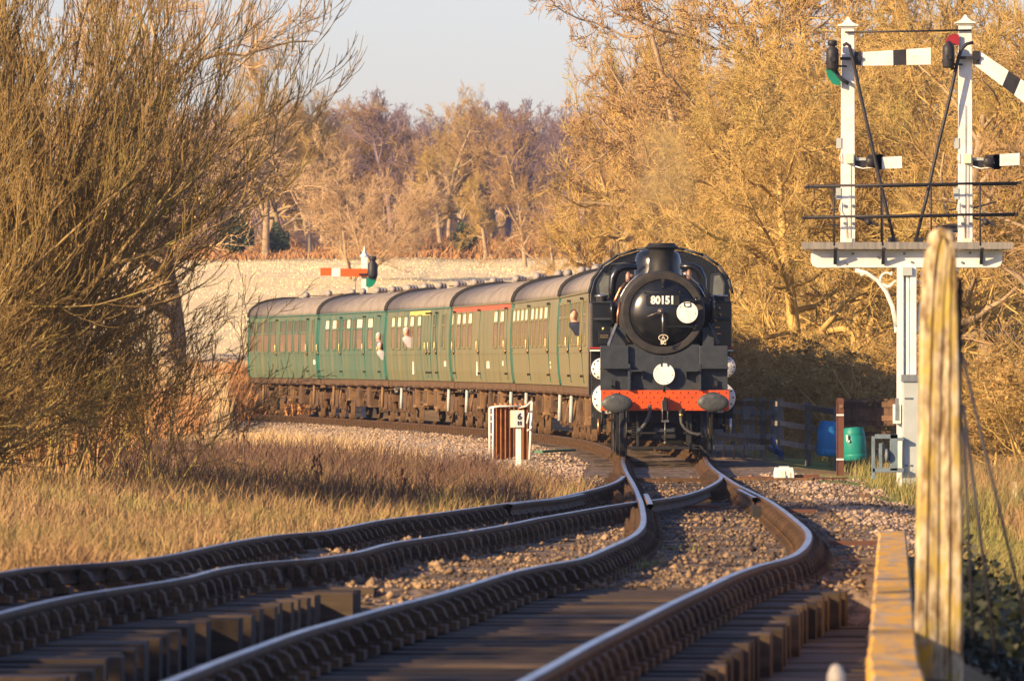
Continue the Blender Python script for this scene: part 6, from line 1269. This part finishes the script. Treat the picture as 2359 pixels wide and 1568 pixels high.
def timberp(edge_l, edge_r, y0, y1, dy0, dy1, name, rtop=False):
    b = MB(); N = 34; vs = []; fs = []; rg = random.Random(int(edge_l[0][0]))
    for i in range(N + 1):
        t = i / N; Y = y0 + (y1 - y0) * t; xl = np.interp(Y, [e[1] for e in edge_l], [e[0] for e in edge_l]); xr = np.interp(Y, [e[1] for e in edge_r], [e[0] for e in edge_r])
        a = PQ(xl, Y); c = PQ(xr, Y); w_ = c.x - a.x; e1, e2 = [rg.uniform(-.003, .003) for _ in range(2)]; mid_ = .5
        sh = 0 if t > .03 else (1 - t / .03) * .035
        ring = [(a.x + e1 + sh, PD + dy1, a.z), (a.x + e1 + sh, PD + dy0 + .02, a.z), (a.x + w_ * .12 + sh, PD + dy0, a.z), (a.x + w_ * .42, PD + dy0 - .004 + e2, a.z), (a.x + w_ * .5, PD + dy0 + .02 + e1 * 2, a.z), (a.x + w_ * .58, PD + dy0 - .002, a.z), (c.x - w_ * .12 - sh, PD + dy0, a.z), (c.x + e2 - sh, PD + dy0 + .02, a.z), (c.x + e2 - sh, PD + dy1, a.z)]; vs += ring
    n = 9
    for i in range(N):
        for k in range(n): fs.append((i * n + k, i * n + (k + 1) % n, (i + 1) * n + (k + 1) % n, (i + 1) * n + k)[::-1])
    fs.append(tuple(range(n))[::-1][::-1]); fs.append(tuple(range(N * n + n - 1, N * n - 1, -1))); b.add(vs, fs, False); return b.build(name, wood, wp, world=True)
timberp([(800, -60), (785, -20), (768, 60), (758, 270), (752, 700), (742, 1100), (738, 1568)], [(880, -60), (868, 0), (850, 200), (840, 500), (832, 800), (826, 1568)], -46, 1600, 0, .12, 'left_plank')
timberp([(846, -60), (852, 0), (838, 280), (828, 560), (824, 1000), (815, 1568)], [(880, -60), (888, 0), (898, 300), (905, 600), (915, 1000), (914, 1568)], -50, 1600, .005, .16, 'right_plank')
b = MB(); N = 14; a = PQ(796, -30); c = PQ(886, -30)
b.tube([PQ(800, -20, .08), PQ(812, -48, .08), PQ(835, -62, .08), PQ(862, -58, .08), PQ(880, -30, .08)], [.03, .035, .035, .03, .02], 8); b.build('worn_top', wood, wp, world=True)
b = MB(); a = PQ(735, 1600, -.03); c = PQ(800, 1415, -.03); b.box(a.x, c.x, PD - .05, PD + .10, a.z, c.z); b.build('foot_block', lichen, wp, world=True, bevel=.01)
b = MB(); b.bar(PQ(905, 100, .1), PQ(905, 1220, .1), .02, .03); b.ball(PQ(904, 150, .1), .02, n=8, m=5); b.build('edge_iron', darkgap, wp, world=True)
for k, (p0, p1, D_, lb) in enumerate((((906, 370), (1128, 1290), 47, 'rightmost dark stay rod fanning from the weathered post'), ((912, 560), (1008, 1290), 47.5, 'middle dark stay rod right of the weathered post'), ((914, 640), (940, 1210), 48, 'innermost dark stay rod hugging the weathered post'))):
    def RQ(X, Y): return W(1641.3 + X * .6328, 575.9 + Y * .6328, D_)
    a = RQ(*p0); c = RQ(*p1); dn = (c - a).normalized() * .3; m_ = MB(); m_.tube([a, c + dn], .0085 + .0012 * (k == 1), 8); o = m_.build('stay_rod', signalblk); tag(o, lb, 'stay rod', 'stay rods behind the weathered post')
b = MB(); p = G(1927, 1595, -.1); q = W(1926, 1556, 34.5); b.lathe((q.x, 34.5, q.z - .55), [(.03, 0), (.033, .50), (.036, .53), (.034, .56), (.02, .59), (0, .60)], 'z', 16); tag(b.build('marker_peg', cream), 'rounded top of a cream peg at the very bottom edge', 'marker peg')

# ---------------------------------------------------------------- exhaust and haze
def vol(name, b, dens, colr, label, noise=None, aniso=0.0, absorb=None):
    m = bpy.data.materials.new(name); m.use_nodes = True; n = m.node_tree.nodes; l = m.node_tree.links; n.remove(n['Principled BSDF']); v = n.new('ShaderNodeVolumePrincipled'); v.inputs['Color'].default_value = tuple(colr) + (1,); v.inputs['Density'].default_value = dens; v.inputs['Anisotropy'].default_value = aniso
    if absorb: v.inputs['Absorption Color'].default_value = tuple(absorb) + (1,)
    l.new(v.outputs[0], n['Material Output'].inputs['Volume'])
    if noise:
        tc = n.new('ShaderNodeTexCoord'); no = n.new('ShaderNodeTexNoise'); no.inputs['Scale'].default_value = noise; no.inputs['Detail'].default_value = 3; l.new(tc.outputs['Object'], no.inputs[0]); mr = n.new('ShaderNodeMapRange'); mr.inputs[1].default_value = .35; mr.inputs[2].default_value = .7; mr.inputs[3].default_value = 0; mr.inputs[4].default_value = dens; l.new(no.outputs[0], mr.inputs[0]); gm = n.new('ShaderNodeMapping'); gm.inputs['Location'].default_value = (-1, -1, -1); gm.inputs['Scale'].default_value = (2, 2, 2); gr = n.new('ShaderNodeTexGradient'); gr.gradient_type = 'QUADRATIC_SPHERE'; l.new(tc.outputs['Generated'], gm.inputs[0]); l.new(gm.outputs[0], gr.inputs[0]); mu = n.new('ShaderNodeMath'); mu.operation = 'MULTIPLY'; l.new(mr.outputs[0], mu.inputs[0]); l.new(gr.outputs[0], mu.inputs[1]); l.new(mu.outputs[0], v.inputs['Density'])
    import bmesh; o = b.build(name, m, None); bm_ = bmesh.new(); bm_.from_mesh(o.data); bmesh.ops.recalc_face_normals(bm_, faces=bm_.faces); bm_.to_mesh(o.data); bm_.free(); tag(o, label, kind='stuff'); return o
cxm = ENG.x + LX(545, 1.6); b = MB(); b.ball((cxm + .06, 163.4, 5.2), .95, .95, 1.75, 20, 12); vol('exhaust', b, 4, (.62, .42, .20), 'thin brown exhaust hanging above the chimney', 1.4, absorb=(.35, .25, .12))
b = MB(); b.box(-150, 150, -20, 1180, -4, 62); vol('haze', b, .00010, (.50, .66, 1.0), 'pale winter haze over the fields')
bpy.context.view_layer.update()
